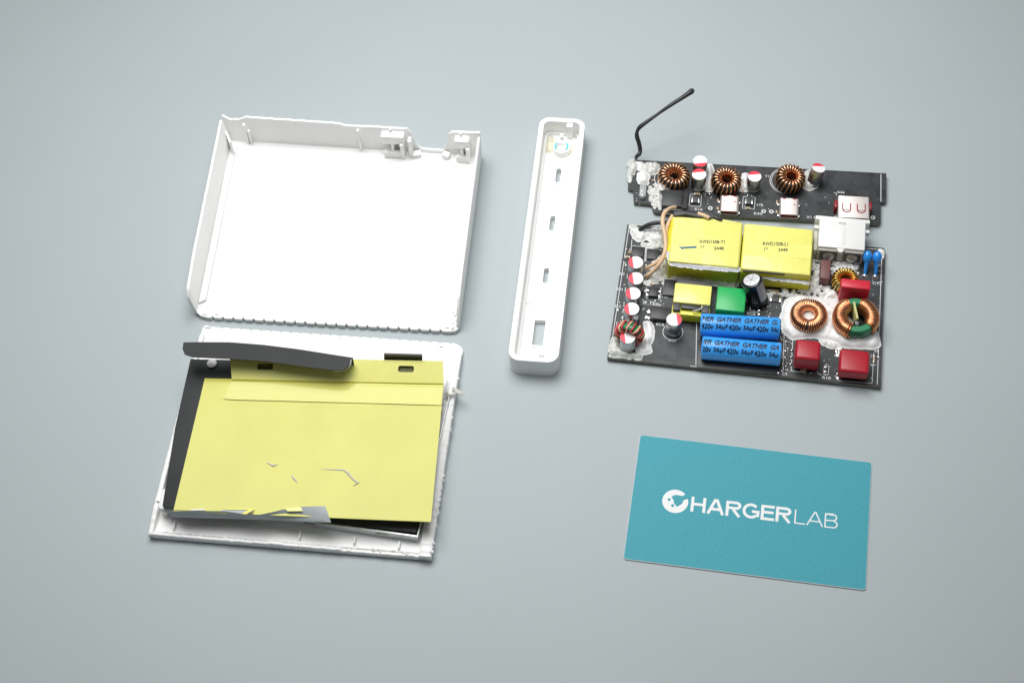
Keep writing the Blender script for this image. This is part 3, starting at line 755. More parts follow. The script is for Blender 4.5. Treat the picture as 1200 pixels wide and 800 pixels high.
# capacitors
capacitor(Pf, 820.5, 189, 11.2, 3.2, -90); capacitor(Pf, 819.3, 204.5, 11.2, 3.2, 90)
capacitor(Pf, 884.3, 207, 10.6, 3.0, 90); capacitor(Pf, 959.3, 197, 11.0, 3.0, 90, base=(953, 214.5))
# connectors
for quad in (((845, 228.6), (867, 229.8), (865.2, 247.6), (843.3, 246.4)), ((914.5, 231.8), (936.8, 233), (936, 251.6), (913, 250.4))):
    uc, (cx, cy, wx, wy) = usb_shell(Pf, quad, ZP+3.3, bev=1.1)
    k = MB()
    for s_ in (-1, 1): k.box(cx+s_*wx*.27, cy+wy*.12, ZP+3.26, .9, .35, .06); 
    for s_ in (-1, 1): k.box(cx+s_*wx*.27, cy+wy*.47, ZP+3.22, 1.6, .5, .08)
    d_ = k.build('shell_slit', red_plastic, Pf.e)
    k = MB()
    for s_ in (-1, 1):
        for q in (-.32, .34): k.box(cx+s_*(wx/2+.35), cy+wy*q, ZP, .8, 1.3, .7)
    k.build('solder_lug', solder, Pf.e, bevel=.15)
ua, (cx, cy, wx, wy) = usb_shell(Pf, ((982.5, 229), (1019, 231.3), (1018.5, 256), (982, 254)), ZP+6.0, bev=.5, deep=6)
for s_ in (-1, 1):
    k = MB(); x_ = cx+s_*wx*.235+.1; yb = cy-wy*.12
    U_ = [(x_-1.65, cy+wy*.16), (x_-1.65, yb)]+[(x_+1.65*math.cos(math.radians(t)), yb-1.5*math.sin(math.radians(t))) for t in range(165, 0, -15)]+[(x_+1.65, yb), (x_+1.65, cy+wy*.16)]
    k.tube([(x, y, ZP+5.92) for x, y in U_], .26, 6); k.build('spring_cutout', red_plastic, Pf.e)
    k = MB(); k.box(x_, yb-.35, ZP+5.86, 2.9, .28, .12); k.build('spring_line', black, Pf.e)
    k = MB(); k.box(cx+s_*(wx/2+.75), cy+wy*.22, ZP, 1.1, 3.8, 4.6); k.build('side_spring', red_plastic, Pf.e, bevel=.2)
k = MB(); k.box(cx-wx/2-.6, cy-wy*.25, ZP, 1.0, 2.4, 2.2); k.build('solder_lug', solder, Pf.e, bevel=.3)
# black taped connector at the left
qbox(Pf, ((776.5, 221.5), (800, 222.7), (799.3, 242), (775.6, 240.8)), ZP, ZP+5.4, 'taped_connector', black_film, bevel=.5)
qbox(Pf, ((784, 219), (806.3, 220.4), (805.6, 243.8), (783, 242.5)), ZP, ZP+2.6, 'black_base_block', chip_black, bevel=.3)
usb_shell(Pf, ((777.5, 238), (800, 239), (799.5, 246.4), (776.5, 245)), ZP+3.4, bev=1.0)
for px, py in ((832.4, 244), (894.9, 247.5), (903.9, 248), (1022.8, 255)): via(Pf, px, py)
for px, py, wx, wy, h, e_, m_ in ((815, 235.5, 3.4, 3.4, 1.2, 1, ferrite), (877.6, 237.5, 3.3, 3.0, 1.2, 1, ferrite), (817, 228, 2.4, 1.2, .8, 1, beige_chip), (829, 228, 2.2, 1.1, .7, 1, chip_black),
        (878.5, 229.8, 2.2, 1.1, .7, 1, chip_black), (876.5, 244.5, 1.8, .9, .6, 1, beige_chip), (841.3, 236, .9, 1.6, .6, 1, beige_chip), (841, 245, .9, 1.4, .6, 1, beige_chip), (910.5, 238, .9, 1.6, .6, 1, beige_chip),
        (910, 249, .9, 1.4, .6, 1, beige_chip), (806, 241, 1.1, .7, .5, 1, beige_chip), (765.5, 224.5, 1.2, .7, .5, 1, chip_black), (765, 212, 1.2, .8, .5, 1, beige_chip), (770, 230, .8, 1.6, .5, 1, chip_black), (870.5, 225, .8, 1.3, .5, 1, beige_chip)):
    chip(Pf, px, py, ZP, wx, wy, h, 'chip_component', m_, bool(e_))
k = MB(); k.prism(rrect(0, 0, 9.0, 3.8, .1), 0, .05); 
# dotted via field near the USB port
k = MB()
for i in range(7):
    for j in range(7):
        p = Pf.L(967+i*1.7, 240+j*1.7+.16*i, ZP); k.box(p.x, p.y, ZP, .22, .22, .03)
q = k.build('via_dots', ferrite, Pf.e); tag(q, kind='stuff')
# LED lens
p = Pf.L(753.8, 216, ZP+3)
k = MB(); k.box(p.x, p.y-1.2, ZP, 3.0, 7.6, 1.6); k.build('lens_holder', clear, Pf.e, bevel=.5)
k = MB(); k.lathe([(1.5, 0), (1.5, 1.4), (1.2, 2.1), (.5, 2.4), (.05, 2.45)], 20); p = Pf.L(753, 229, ZP+1.4); k.build('status_light', clear, Pf.e, (p.x, p.y, ZP))
# glue on the port board
glue_blob(Pf, [(737, 188), (743, 187), (748, 192), (746, 200), (741, 206), (738.5, 214), (736.5, 208)], ZP, 1.6, glue_clear, hole=.15, seed=1, ns=.8)
glue_blob(Pf, [(745, 190), (752, 189.5), (755, 196), (749, 199)], ZP, 1.5, glue, seed=2, ns=.8)
glue_blob(Pf, [(748, 204), (754, 200), (760, 207), (759, 216), (750, 216), (747, 209)], ZP+.8, 2.6, glue, seed=3, ns=.5)
glue_blob(Pf, [(757, 192), (768, 190), (772, 194), (770, 203), (762, 205), (756, 201)], ZP, 1.7, glue_clear, hole=.1, seed=4, ns=.7)
glue_blob(Pf, [(760, 218), (770, 214), (776, 222), (775, 246), (768, 245), (762, 236)], ZP, .9, glue_clear, hole=.28, seed=5, ns=.9)
glue_blob(Pf, [(772, 211), (778, 207.5), (786, 209), (788, 216), (790, 221), (783, 222.5), (774, 221)], ZP+3.0, 4.0, glue, seed=6, ns=.45)
glue_blob(Pf, [(828, 193.5), (833, 193), (836, 201), (836, 214), (834, 224), (827.5, 224), (828, 210)], ZP, 4.2, glue, seed=7, ns=.4)
glue_blob(Pf, [(871, 204), (876, 203.5), (877, 216), (875, 224), (868, 224), (869, 214)], ZP, 3.6, glue, seed=8, ns=.4)
glue_blob(Pf, [(943, 202), (949, 199.5), (951, 208), (957.5, 212), (957.5, 219), (949, 222.5), (942.5, 220), (943, 211)], ZP, 4.2, glue_clear, seed=9, ns=.3, lump=.3)
# thermistor lead with bulb
pts = [(745.5, 185.5, 3.2), (746, 183.5, 5), (749.3, 180.5, 6), (750.2, 176, 6.5), (748.8, 168, 10), (746.4, 160, 13), (746.8, 154, 15), (750.5, 148.5, 17), (760, 141.5, 19), (772, 133, 21), (782, 126, 23), (790, 120.6, 24), (799, 115, 25), (806, 110.3, 26), (810.5, 107, 26), (812.5, 105.6, 26)]
rr = [.7, .8, .95, .95, 1.0, 1.0, .75, .95, .8, .66, .8, .9, .95, 1.1, 1.3, .8]
def smooth(pts, n=4):
    out = []
    for i in range(len(pts)-1):
        p0, p1, p2, p3 = pts[max(i-1, 0)], pts[i], pts[i+1], pts[min(i+2, len(pts)-1)]
        for k_ in range(n):
            t = k_/n; out.append(tuple(.5*((2*p1[c])+(-p0[c]+p2[c])*t+(2*p0[c]-5*p1[c]+4*p2[c]-p3[c])*t*t+(-p0[c]+3*p1[c]-3*p2[c]+p3[c])*t**3) for c in range(len(p1))))
    out.append(tuple(pts[-1])); return out
sp = smooth([(*p, r_) for p, r_ in zip(pts, rr)])
k = MB(); k.tube([Pf.L(*p[:3]) for p in sp], [p[3] for p in sp], 10); k.build('temperature_probe', black, Pf.e, sharp=60)

# ---- 4b. main board
tl = at(735, 263, ZP)
Mf = Frame('main_circuit_board', tl, math.radians(-13.0), 'large black circuit board with yellow transformers and blue and red capacitors', 'circuit board')
substrate(Mf, px_poly(Mf, [(735.2, 263), (1035, 290.5), (1037.5, 293), (1032.3, 453.2), (711.6, 419.3)], ZP), .9)
ME = Mf.e
# transformers
t1, g1 = qbox(Mf, ((788.5, 253), (870, 259.5), (866.3, 313.5), (784.5, 306.5)), ZP+.4, 14.6, 'transformer', yellow, bevel=.9, seg=3)
tag(t1, 'yellow taped transformer with a teal marker stroke')
l1, g2 = qbox(Mf, ((872, 262), (952.5, 268), (950.5, 321.5), (869.5, 316)), ZP+.4, 13.6, 'transformer', yellow, bevel=.7, seg=3)
# deeper coloured layers of tape round the sides
for t_, g_, zt, zz in ((t1, g1, 14.6, .2), (l1, g2, 13.6, .2)):
    wx, wy = g_[2], g_[3]; hh = zt-ZP-.4
    k = MB(); k.prism(rrect(0, 0, wx+.5, wy+.5, .8, 3), .3, hh-1.6, [rrect(0, 0, wx-.6, wy-.6, .6, 3)]); k.build('side_tape', yellow_dark, t_, bevel=.15, sharp=40)
k = MB()
for (q, z_) in (((792, 254.5), 14.6), ): pass
# loose tape fold on the left of the transformer, with grey film under the front edge
glue_blob(Mf, [(782, 297), (785, 294), (787, 304.5), (815, 309), (866, 314), (866, 317.5), (820, 314.5), (786, 310)], 13.2, .9, M('grey_film', (.55, .56, .60), .3), name='film_edge', seed=12, lump=.3, rag=.2)
glue_blob(Mf, [(890, 321.5), (905, 323), (915, 325.5), (948, 330), (947, 332), (918, 329), (892, 325)], 9.5, .7, M('grey_film', (.55, .56, .60), .3), name='film_edge', seed=13, lump=.5)
k = MB(); p = Mf.L(895, 318.2, 13.2); k.box(p.x, p.y-.2, 12.6, 17, .5, .5, math.radians(.8)); k.build('tape_gap', black, ME)
def on_top(s_, px, py, z, wd, hh, m_, par=None, **kw): return letter(s_, Mf, par or ME, px, py, z, wd, hh, m_, 'printed_code', ang=math.radians(kw.pop('ang', 5.5)), **kw)
on_top('RWD1508-T1', 820, 285.0, 14.68, 10.4, 1.7, ink, offset=.09)
on_top('JY', 820.5, 291.3, 14.68, 1.9, 1.6, ink, offset=.07); on_top('2448', 836.7, 292.6, 14.68, 4.0, 1.6, ink, offset=.09)
on_top('RWD1508-L1', 894, 287.8, 13.68, 10.4, 1.9, ink, offset=.09)
on_top('JY', 895, 293.8, 13.68, 2.1, 1.7, ink, offset=.07); on_top('2448', 912, 294.6, 13.68, 3.9, 1.7, ink, offset=.09)
P_ = [Mf.L(x, y, 14.66) for x, y in ((795, 288.8), (797.5, 290.5), (799.5, 292.6), (801, 291.5), (816, 290.8), (816.5, 288.3), (800, 289.3))]
k = MB(); k.prism([(p.x, p.y) for p in P_], 14.6, 14.68); k.build('marker_stroke', marker, ME)
# small transformer
st, gs = qbox(Mf, ((791, 331.5), (834.3, 334.3), (832.8, 357.5), (789, 353.5)), ZP+.3, 10.4, 'small_transformer', yellow, bevel=.5)
wx, wy = gs[2], gs[3]
hb = 10.4-ZP-.3
k = MB(); k.box(0, wy/2+1.4, 0, wx-1.0, 3.0, hb-1.6); k.build('ferrite_core', ferrite, st, bevel=.3)
k = MB(); k.box(0, -wy/2-2.1, .3, wx+.3, 4.4, hb-2.6); k.build('tape_band', yellow_dark, st, bevel=.3)
for s_ in (-1, 1):
    k = MB(); k.box(s_*(wx/2-1.7), -wy/2-1.8, hb-2.4, 3.0, 3.4, 1.8); k.build('bobbin_block', ferrite, st, bevel=.25)
k = MB(); k.box(0, -wy/2-1.2, hb-2.4, wx-7, 2.0, 1.7); k.build('core_bridge', black, st, bevel=.3)
k = MB(); k.tube([(wx*.05, -wy/2-3.2, hb-1.0), (wx*.2, -wy/2-2.7, hb-.2), (wx*.28, -wy/2-2.0, hb), (wx*.29, -wy/2-.7, hb-.2)], .35, 6); k.build('enamelled_lead', tin, st)
# green block
gb, gg = qbox(Mf, ((841, 335), (874.3, 338.2), (873.2, 365.2), (838.7, 362.5)), ZP+.3, 10.2, 'green_film_capacitor', green_box, bevel=.5)
# leaning electrolytic
pt = Mf.L(880.8, 327.8, 14.8); pb = Mf.L(888.5, 352, 3.4); ax_ = pt-pb; hh = ax_.length; r = 4.3
k = MB(); k.lathe([(r*.9, 0), (r, .4), (r, 1.2), (r*.93, 1.5), (r*.93, 1.7), (r, 2.1), (r, hh-.5), (r*.9, hh-.05), (r*.8, hh)], 32)
el = k.build('electrolytic_capacitor', black_gloss, ME, pb, rot_between(ax_), sharp=40)
k = MB(); k.lathe([(r*.78, hh-.02), (r*.78, hh+.1), (r*.7, hh+.16), (.05, hh+.16)], 28); tp = k.build('can_top', M('pale_aluminium', (.75, .76, .77), .5, metal=.5), el, sharp=50)
k = MB()
for q in range(3):
    k.box(0, 0, hh+.15, r*1.3, .14, .05, PI*q/3+.3)
k.build('vent_score', ferrite, el)
k = MB()   # printed stripe on the sleeve
vs = []; n = 8
for i in range(n+1):
    t = math.radians(-62+62*i/n)
    for z_ in (2.2, hh-.7): vs.append(((r+.03)*math.cos(t), (r+.03)*math.sin(t), z_))
k.add(vs, [(2*i, 2*i+2, 2*i+3, 2*i+1) for i in range(n)]); k.build('grey_stripe', M('stripe_grey', (.35, .36, .37), .3), el)

# blue capacitors lying down
def blue_cap(pxa, pya, pxb, pyb, zc, r, texts, label):
    a = Mf.L(pxa, pya, zc); b_ = Mf.L(pxb, pyb, zc); ang = math.atan2(b_.y-a.y, b_.x-a.x); L_ = (b_-a).length
    k = MB(); k.lathe([(r*.55, 0), (r*.9, .05), (r, .6), (r, L_-.6), (r*.92, L_), (.1, L_)], 40)
    o_ = k.build('blue_capacitor', blue, ME, a, (0, 0, ang), sharp=40); tag(o_, label)
    for v in o_.data.vertices: v.co = Vector((v.co.z, -v.co.y, v.co.x))
    o_.data.flip_normals() if False else None
    k = MB(); k.lathe([(r*.52, -.06), (r*.5, .2)], 24); e_ = k.build('can_end', alu, o_); 
    for v in e_.data.vertices: v.co = Vector((v.co.z, -v.co.y, v.co.x))
    k = MB(); k.lathe([(r*.85, 0), (r*.85, .5)], 24); e_ = k.build('rubber_seal', black, o_)
    for v in e_.data.vertices: v.co = Vector((v.co.z+(L_-.1)*S, -v.co.y, v.co.x))
    tilt = math.radians(8)        # print centred a little in front of the crown
    for s_, x, y, wd, hh, kw in texts:
        x0 = x; bm = text_bm(s_, wd, hh, sub=2, **kw)
        dl = []
        for v in bm.verts:
            X = v.co.x+x0; Y = v.co.y+y; t = Y/r
            v.co = Vector((X, (r+.09)*math.sin(t), (r+.09)*math.cos(t)))
            if X > L_-.7 or X < .5: dl.append(v)
        bmesh.ops.delete(bm, geom=dl, context='VERTS')
        bm_obj(bm, 'lettering', ink_blue, o_)
    return o_
sh = dict(shear=.4, offset=.14); sm_ = dict(offset=.12)
r = 4.75
def rows(x_a, x_b, ystart_a, ystart_b):
    return []
ya, yb = -1.1, -4.3
pit = 11.05
tA = []; tB = []
for i in range(4):
    tA.append(('GATHER', -4.6+pit*i, ya, 9.9, 2.35, sh)); tA.append(('56\u00b5F', -4.9+pit*i, yb, 4.95, 2.3, sm_)); tA.append(('420v', .3+pit*i, yb, 4.95, 2.3, sm_))
    tB.append(('GATHER', -6.0+pit*i, ya, 9.9, 2.35, sh)); tB.append(('56\u00b5F', -6.3+pit*i, yb, 4.95, 2.3, sm_)); tB.append(('420v', -1.1+pit*i, yb, 4.95, 2.3, sm_))
blue_cap(820.5, 380.5, 913.2, 385.6, ZP+5.4, r, tA, 'blue lying capacitor beside the green block')
blue_cap(822, 407.2, 914.5, 415.2, ZP+4.8, r, tB, 'blue lying capacitor nearest the board edge')
poly = px_poly(Mf, [(818, 398), (912, 408), (911, 439), (817, 430)], ZP+.5); k = MB(); k.prism(poly, ZP, ZP+.5); k.build('black_pad', chip_black, ME, bevel=.1)

# red film capacitors
r1, _ = qbox(Mf, ((933.5, 396.5), (962.5, 398.7), (961.5, 421.5), (931.5, 419.3)), ZP+1.4, 12.4, 'red_film_capacitor', red_box, bevel=1.3, seg=4)
r2, _ = qbox(Mf, ((985.5, 408), (1020, 410), (1018.2, 436.5), (982.5, 434.5)), ZP+2.4, 10.6, 'red_film_capacitor', red_box, bevel=1.3, seg=4)
r3, _ = qbox(Mf, ((986.5, 325.8), (1020.5, 328.2), (1020, 338.8), (984.5, 336.2)), ZP+.5, 13.0, 'bright_red_film_capacitor', red_box2, bevel=.6, seg=3)
for r_, n_ in ((r1, 1.4), (r2, 2.4)):
    k = MB()
    for s_ in (-1, 1): k.tube([(s_*4.5, 0, .2), (s_*4.7, -.3, -n_-.1)], .35, 6)
    k.build('lead', solder, r_)
# brown block, slanting
b1, _ = qbox(Mf, ((963.5, 304), (974.7, 304.8), (971.8, 326.5), (960, 325)), ZP+.4, 8.6, 'brown_film_capacitor', brown_box, bevel=.3, square=False)
# AC inlet
zi = 11.6
ii, gi = qbox(Mf, ((960, 256), (1015.5, 261), (1012.7, 293), (959.3, 288.5)), ZP+.1, zi, 'mains_inlet', socket_white, bevel=.4)
cx, cy, wx, wy, a = gi; hh = zi-ZP-.1
k = MB(); k.box(0, wy/2+.8, 3.0, wx+3.4, 2.0, hh-3.2); k.build('inlet_flange', socket_white, ii, bevel=.3)
for s_ in (-1, 1):
    k = MB(); k.box(s_*(wx/2+.95), wy/2-3.2, hh-4.2, 1.9, 1.6, 2.6); k.build('inlet_rib', socket_white, ii, bevel=.3)
k = MB(); k.box(-.2, .8, hh-.02, 3.2, wy-2.2, .14); k.build('raised_rib', socket_white, ii, bevel=.06)
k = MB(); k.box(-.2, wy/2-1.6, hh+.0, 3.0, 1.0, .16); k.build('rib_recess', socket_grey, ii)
k = MB(); k.prism([(-1.9, -wy/2-.1), (1.5, -wy/2-.1), (.4, -wy/2-2.0), (-.8, -wy/2-2.0)], hh-2.2, hh-.1); k.build('inlet_nib', socket_white, ii, bevel=.2)
k = MB(); k.box(0, -wy/2-.5, 0, wx-.6, .9, hh-1.2)
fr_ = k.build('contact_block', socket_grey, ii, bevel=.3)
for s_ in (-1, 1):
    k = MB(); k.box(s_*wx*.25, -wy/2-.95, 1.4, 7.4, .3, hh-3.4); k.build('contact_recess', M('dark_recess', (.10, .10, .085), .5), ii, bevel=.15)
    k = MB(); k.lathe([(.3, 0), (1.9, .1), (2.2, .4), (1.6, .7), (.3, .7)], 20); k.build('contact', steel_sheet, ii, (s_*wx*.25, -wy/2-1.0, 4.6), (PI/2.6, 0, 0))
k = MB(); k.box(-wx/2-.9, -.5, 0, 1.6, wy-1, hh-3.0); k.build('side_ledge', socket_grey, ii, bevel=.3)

# blue disc capacitors
for px, py, bx, by in ((1016.6, 300.8, 1013.5, 322.5), (1028, 301.5, 1025.8, 323.3)):
    z_ = 8.5; c_ = Mf.L(px, py, z_)
    k = MB(); k.lathe([(.1, -1.45), (1.3, -1.2), (2.2, -.6), (2.5, 0), (2.2, .6), (1.3, 1.2), (.1, 1.45)], 24)
    d_ = k.build('disc_capacitor', blue_disc, ME, c_, (math.radians(40), math.radians(0), .0), sharp=70)
    for v in d_.data.vertices: v.co.x *= .78; v.co.y *= 1.05
    f_ = Mf.L(bx, by, ZP+.3)
    for dx in (-1.0, ):
        k = MB(); k.tube([(-.2, -1.6, -.4), (-.2, -2.8, -1.2)], .8, 8)
    k = MB(); k.tube([c_+Vector((-.1, -1.2, -.8)), c_.lerp(Vector((f_.x, f_.y, ZP+.3)), .35), c_.lerp(Vector((f_.x, f_.y, ZP+.3)), .7), (f_.x, f_.y, ZP+.3)], [.95, .85, .7, .55], 8)
    q = k.build('coated_lead', blue_disc, ME)
    k = MB(); k.lathe([(1.3, 0), (1.0, .5), (.4, .9)], 14); k.build('solder_joint', solder, ME, (f_.x, f_.y, ZP))

# ring inductors of the main board
p = Mf.L(948.0, 367.5, 7.0); toroid(Mf, (p.x, p.y, ZP+3.2), (.03, 0, 0), 5.05, 1.9, 2.1, 44, .34, copper_pale, chip_black, arcs=((-88, 266),), label='medium copper wound ring with white glue in its hole')
p = Mf.L(1003.5, 370.5, 8.5)
bt = toroid(Mf, (p.x, p.y, ZP+4.6), (.05, 0, math.radians(13)), 6.6, 2.0, 2.8, 64, .34, copper, green_core, arcs=((-52, 68), (108, 242)), label='largest copper wound ring with its green core showing')
ring_turns(6.6, 2.35, 3.1, 60, .3, arcs=((-44, 60), (116, 234)), rnd=.05).build('outer_winding', copper_pale, bt, sharp=80)
k = MB(); k.box(0, 2.2, -3.5, .9, 8.0, 6.4); k.build('divider', M('divider_plastic', (.55, .55, .22), .4), bt, bevel=.15)
k = MB(); k.lathe([(2.0, 0), (2.1, 1.0), (1.6, 2.2), (.2, 2.5)], 20); k.build('heat_shrink_bead', black_gloss, bt, (.6, -2.6, -1.2), (.2, 0, 0))
p = Mf.L(991, 326, 8.5)
bc = toroid(Mf, (p.x, p.y+.0, ZP+4.3), (.10, 0, 0), 3.75, 1.2, 2.4, 21, .36, gold_wire, green_core, label='small gold wound ring behind the bright red block')
# red and green upright ring
p = Mf.L(738.0, 384.0, 12.0)
rg = toroid(Mf, (p.x, p.y, ZP+5.6), (math.radians(86), 0, math.radians(-10)), 4.3, 1.1, 1.7, 15, .42, red_wire, green_core, arcs=((0, 360),), label='red and green wound ring standing on edge')
ring_turns(4.3, 1.25, 1.85, 9, .34, arcs=((12, 372),)).build('cream_winding', cream_wire, rg, sharp=80)

# small white and red capacitors
for px, py, mk in ((745, 307.5, 180), (745.2, 326.2, 180), (742, 343.8, 180), (740.3, 361.8, 180), (735.7, 394.8, 180)):
    capacitor(Mf, px, py, 10.0, 3.2, mk)
capacitor(Mf, 790, 374.5, 11.2, 3.25, 0)

# chips, silk and small components
chip(Mf, 747.5, 296, ZP, 5.2, 5.2, .9, 'chip', chip_black, bevel=.1); chip(Mf, 765.5, 299, ZP, 5.0, 5.2, .9, 'chip', chip_black, bevel=.1)
def dip(px, py, wx, wy, h, nl=2, side='x'):
    o_ = chip(Mf, px, py, ZP+h, wx, wy, h, 'chip', chip_black, bevel=.2)
    k = MB()
    for s_ in (-1, 1):
        for i in range(nl):
            t = (i-(nl-1)/2)*(wy if side == 'x' else wx)/nl
            if side == 'x': k.box(s_*(wx/2+.5), t, 0, 1.1, wy/nl*.45, .5)
            else: k.box(t, s_*(wy/2+.5), 0, wx/nl*.45, 1.1, .5)
    k.build('pin', solder, o_, bevel=.1)
    return o_
dip(766, 341.5, 4.0, 4.6, 1.4, 2); dip(774, 366.5, 8.2, 6.0, 2.4, 2)
chip(Mf, 790, 339, ZP, 9, 8, 1.2, 'chip', chip_black)
k = MB()
for pts, cl in (([(736.8, 268), (714.5, 417.5)], 0), ([(736.8, 266), (742, 268), (746, 274)], 0), ([(739.5, 288), (756.5, 289.5), (755.5, 306)], 0), ([(740, 288), (739, 297)], 0), ([(757.5, 291), (775, 293)], 0), ([(757.5, 291), (756.8, 306)], 0),
                ([(740.5, 281), (740, 287.5)], 0), ([(816.5, 372), (815.5, 427.5)], 0), ([(816, 429.5), (809, 428.8)], 0), ([(1033.5, 296), (1028, 450)], 0), ([(1009, 290.8), (1029, 292.2), (1034, 296)], 0),
                ([(919.5, 373), (917.5, 436)], 0), ([(929, 399), (927, 434)], 0), ([(927, 434.5), (944, 436.5)], 0), ([(949, 437), (961, 438)], 0), ([(979, 440), (982, 446), (1022, 449), (1024, 414)], 0), ([(966, 428), (971.5, 428.5), (970.5, 439), (965, 438.5)], 1),
                ([(757.5, 337), (757, 348)], 0), ([(774.5, 337), (774, 349.5)], 0), ([(754, 352.5), (766, 353.5), (765.5, 357), (753.5, 356)], 1), ([(879, 365), (888.5, 366), (888.7, 369.5)], 0), ([(888.5, 357), (888.3, 366)], 0), ([(879.5, 358), (879, 365)], 0),
                ([(905, 344), (916, 345), (916.5, 368)], 0), ([(751, 320.5), (751, 324)], 0), ([(735.2, 321), (734.8, 326)], 0), ([(733, 337), (732.5, 342)], 0), ([(731.5, 354), (731, 359)], 0), ([(730, 370), (729.5, 374)], 0),
                ([(723, 377), (722.5, 383)], 0), ([(1026, 318), (1034, 317)], 0), ([(1029, 331), (1034, 330)], 0), ([(1020, 427), (1026, 427.5)], 0), ([(1029, 311), (1033, 311)], 0)):
    silk_path(k, Mf, pts, .26, closed=bool(cl))
c_ = Mf.L(788.5, 389, ZP); silk_ring(k, (c_.x, c_.y), 4.1, .25)
tag(k.build('silkscreen_lines', silk, ME), kind='stuff')
for s_, px, py, wd in (('EC9', 783.8, 399.8, 2.9), ('M37', 776, 348.6, 2.7), ('C1A', 777, 336.5, 2.6), ('ZD2', 777, 341.8, 2.6), ('EC8', 769, 381.0, 3.2), ('EC3', 720.8, 360, 2.2), ('EC14', 722.5, 340, 2.5), ('EC2', 725.5, 322, 2.2), ('220u', 765, 357.5, 3.4),
                       ('EC6', 875.5, 368.5, 3.4), ('CY3', 1022.5, 333, 3.6), ('V3', 1024, 412.5, 1.8), ('C12', 916.5, 438.8, 2.0), ('R10', 963.5, 443.5, 3.4), ('L2', 936, 342, 2)):
    letter(s_, Mf, ME, px, py, ZP+.05, wd, 1.3, silk, 'silkscreen_mark', offset=.06)
for px, py, wx, wy, m_ in ((736, 292.5, 1.6, 1.2, chip_black), (735.5, 301.5, 1.8, 1.1, beige_chip), (731, 304, 1.4, .9, chip_black), (737.5, 296, 1.2, 1.0, beige_chip), (749.8, 283.5, .9, .9, silk), (759.8, 354.8, 2.4, 1.0, chip_black),
        (757.5, 285.5, 1.6, 1.0, chip_black), (763, 333, 1.8, 1.0, beige_chip), (773, 332, 1.2, 1.5, chip_black), (755.5, 342, .9, .9, silk), (909, 350, 4.6, 3.6, ferrite), (908, 342, 3.2, 1.5, beige_chip), (889.8, 363.5, .9, 1.3, solder),
        (889.6, 368, .9, 1.3, solder), (941, 434.5, 2.2, 1.4, beige_chip), (955, 436, 2.2, 1.4, chip_black), (968, 433.5, 1.6, 2.6, chip_black), (1024, 421, .8, 3.2, beige_chip), (760.5, 365, 1.0, 2.2, solder), (758, 372, 1.4, 1.6, solder),
        (900, 343.5, 1.6, 1.2, chip_black), (895, 345, 1.2, 1.8, solder), (756.5, 326.5, 1.4, 1.0, chip_black), (929, 362, 1.2, 1.2, chip_black), (980.5, 412.0, 1.0, 1.6, solder), (983, 443.5, 1.6, 1.2, solder)):
    chip(Mf, px, py, ZP, wx, wy, .6, 'chip_component', m_, wx*wy > 1.2 and m_ is not solder)
# solder points and pins by the blue capacitors
for i in range(26):
    px = 914.5+random.uniform(-2.5, 7); py = 372+i*2.6; 
    if 404 < py < 409: continue
    p = Mf.L(px, py, ZP); k = MB(); rr_ = random.uniform(.35, .75)
    k.lathe([(rr_, 0), (rr_*.75, rr_*.6), (rr_*.2, rr_*.9)], 9); k.build('solder_joint', solder, ME, (p.x, p.y, ZP))
for px, py in ((927.5, 411), (926.8, 419), (926, 427), (943, 433), (983, 412.5), (981, 438.5), (1029, 419), (749, 357), (728, 413), (741.5, 417.2), (757.3, 311.5), (742, 272)):
    p = Mf.L(px, py, ZP); k = MB(); k.lathe([(.9, 0), (.65, .5), (.2, .8)], 12); k.build('solder_joint', solder, ME, (p.x, p.y, ZP))

# glue on the main board
G = lambda pts, h, m=None, **kw: glue_blob(Mf, pts, ZP, h, m or glue, **kw)
G([(740, 271), (746, 268), (758, 272), (757, 279), (750, 283.5), (743, 279)], 2.0, seed=41, ns=.6)
G([(752, 272), (768, 268), (778, 266), (777, 283), (762, 282), (755, 278)], 1.6, seed=42, ns=.7, hole=.12)
G([(748, 285), (776, 284), (780, 290), (760, 290)], .9, glue_clear, seed=43, ns=.9, hole=.25)
G([(737, 264), (746, 264.5), (745, 269), (740, 268)], .8, glue_clear, seed=44, ns=.9)
G([(770, 300), (783, 302), (782, 327), (792, 326), (790, 332), (776, 332), (760, 330), (755, 322), (762, 312)], 1.4, glue_clear, seed=45, ns=.9, hole=.22)
G([(754, 331), (766, 322), (774, 325), (783, 329), (781, 334), (771, 329), (761, 334)], 1.8, glue, seed=46, ns=.8, hole=.05)
G([(788, 320), (830, 325), (868, 331), (872, 336), (876, 327), (870, 318), (862, 340), (836, 334), (792, 331), (783, 329)], 3.8, glue_clear, seed=47, ns=.45, hole=.03)
G([(792, 322), (826, 325), (832, 330), (800, 329)], 4.6, glue, seed=48, ns=.5)
G([(951, 303), (960, 304), (962, 326), (968, 334), (984, 340), (983, 352), (966, 352), (944, 344), (930, 349), (912, 346), (915, 338), (940, 338), (950, 330)], 1.7, glue, seed=49, ns=.7, hole=.42)
G([(975, 304), (998, 305), (1005, 311), (1006, 320), (990, 322), (976, 328), (974, 316)], 1.8, glue, seed=50, ns=.7, hole=.40)
G([(921, 352), (935, 345), (965, 350), (982, 352), (985, 362), (1010, 390), (1027, 388), (1031, 405), (1022, 409), (1000, 407), (984, 406), (970, 398), (945, 395), (929, 397), (918, 388), (915, 370)], 2.0, glue, seed=51, ns=.22, lump=.45)
G([(941, 360), (950, 357), (957, 363), (955, 371), (946, 374), (940, 368)], 4.4, glue, seed=52, ns=.5, lump=.2)
G([(966, 396), (985, 402), (984, 407), (975, 406)], 1.2, glue, seed=53, ns=.6)
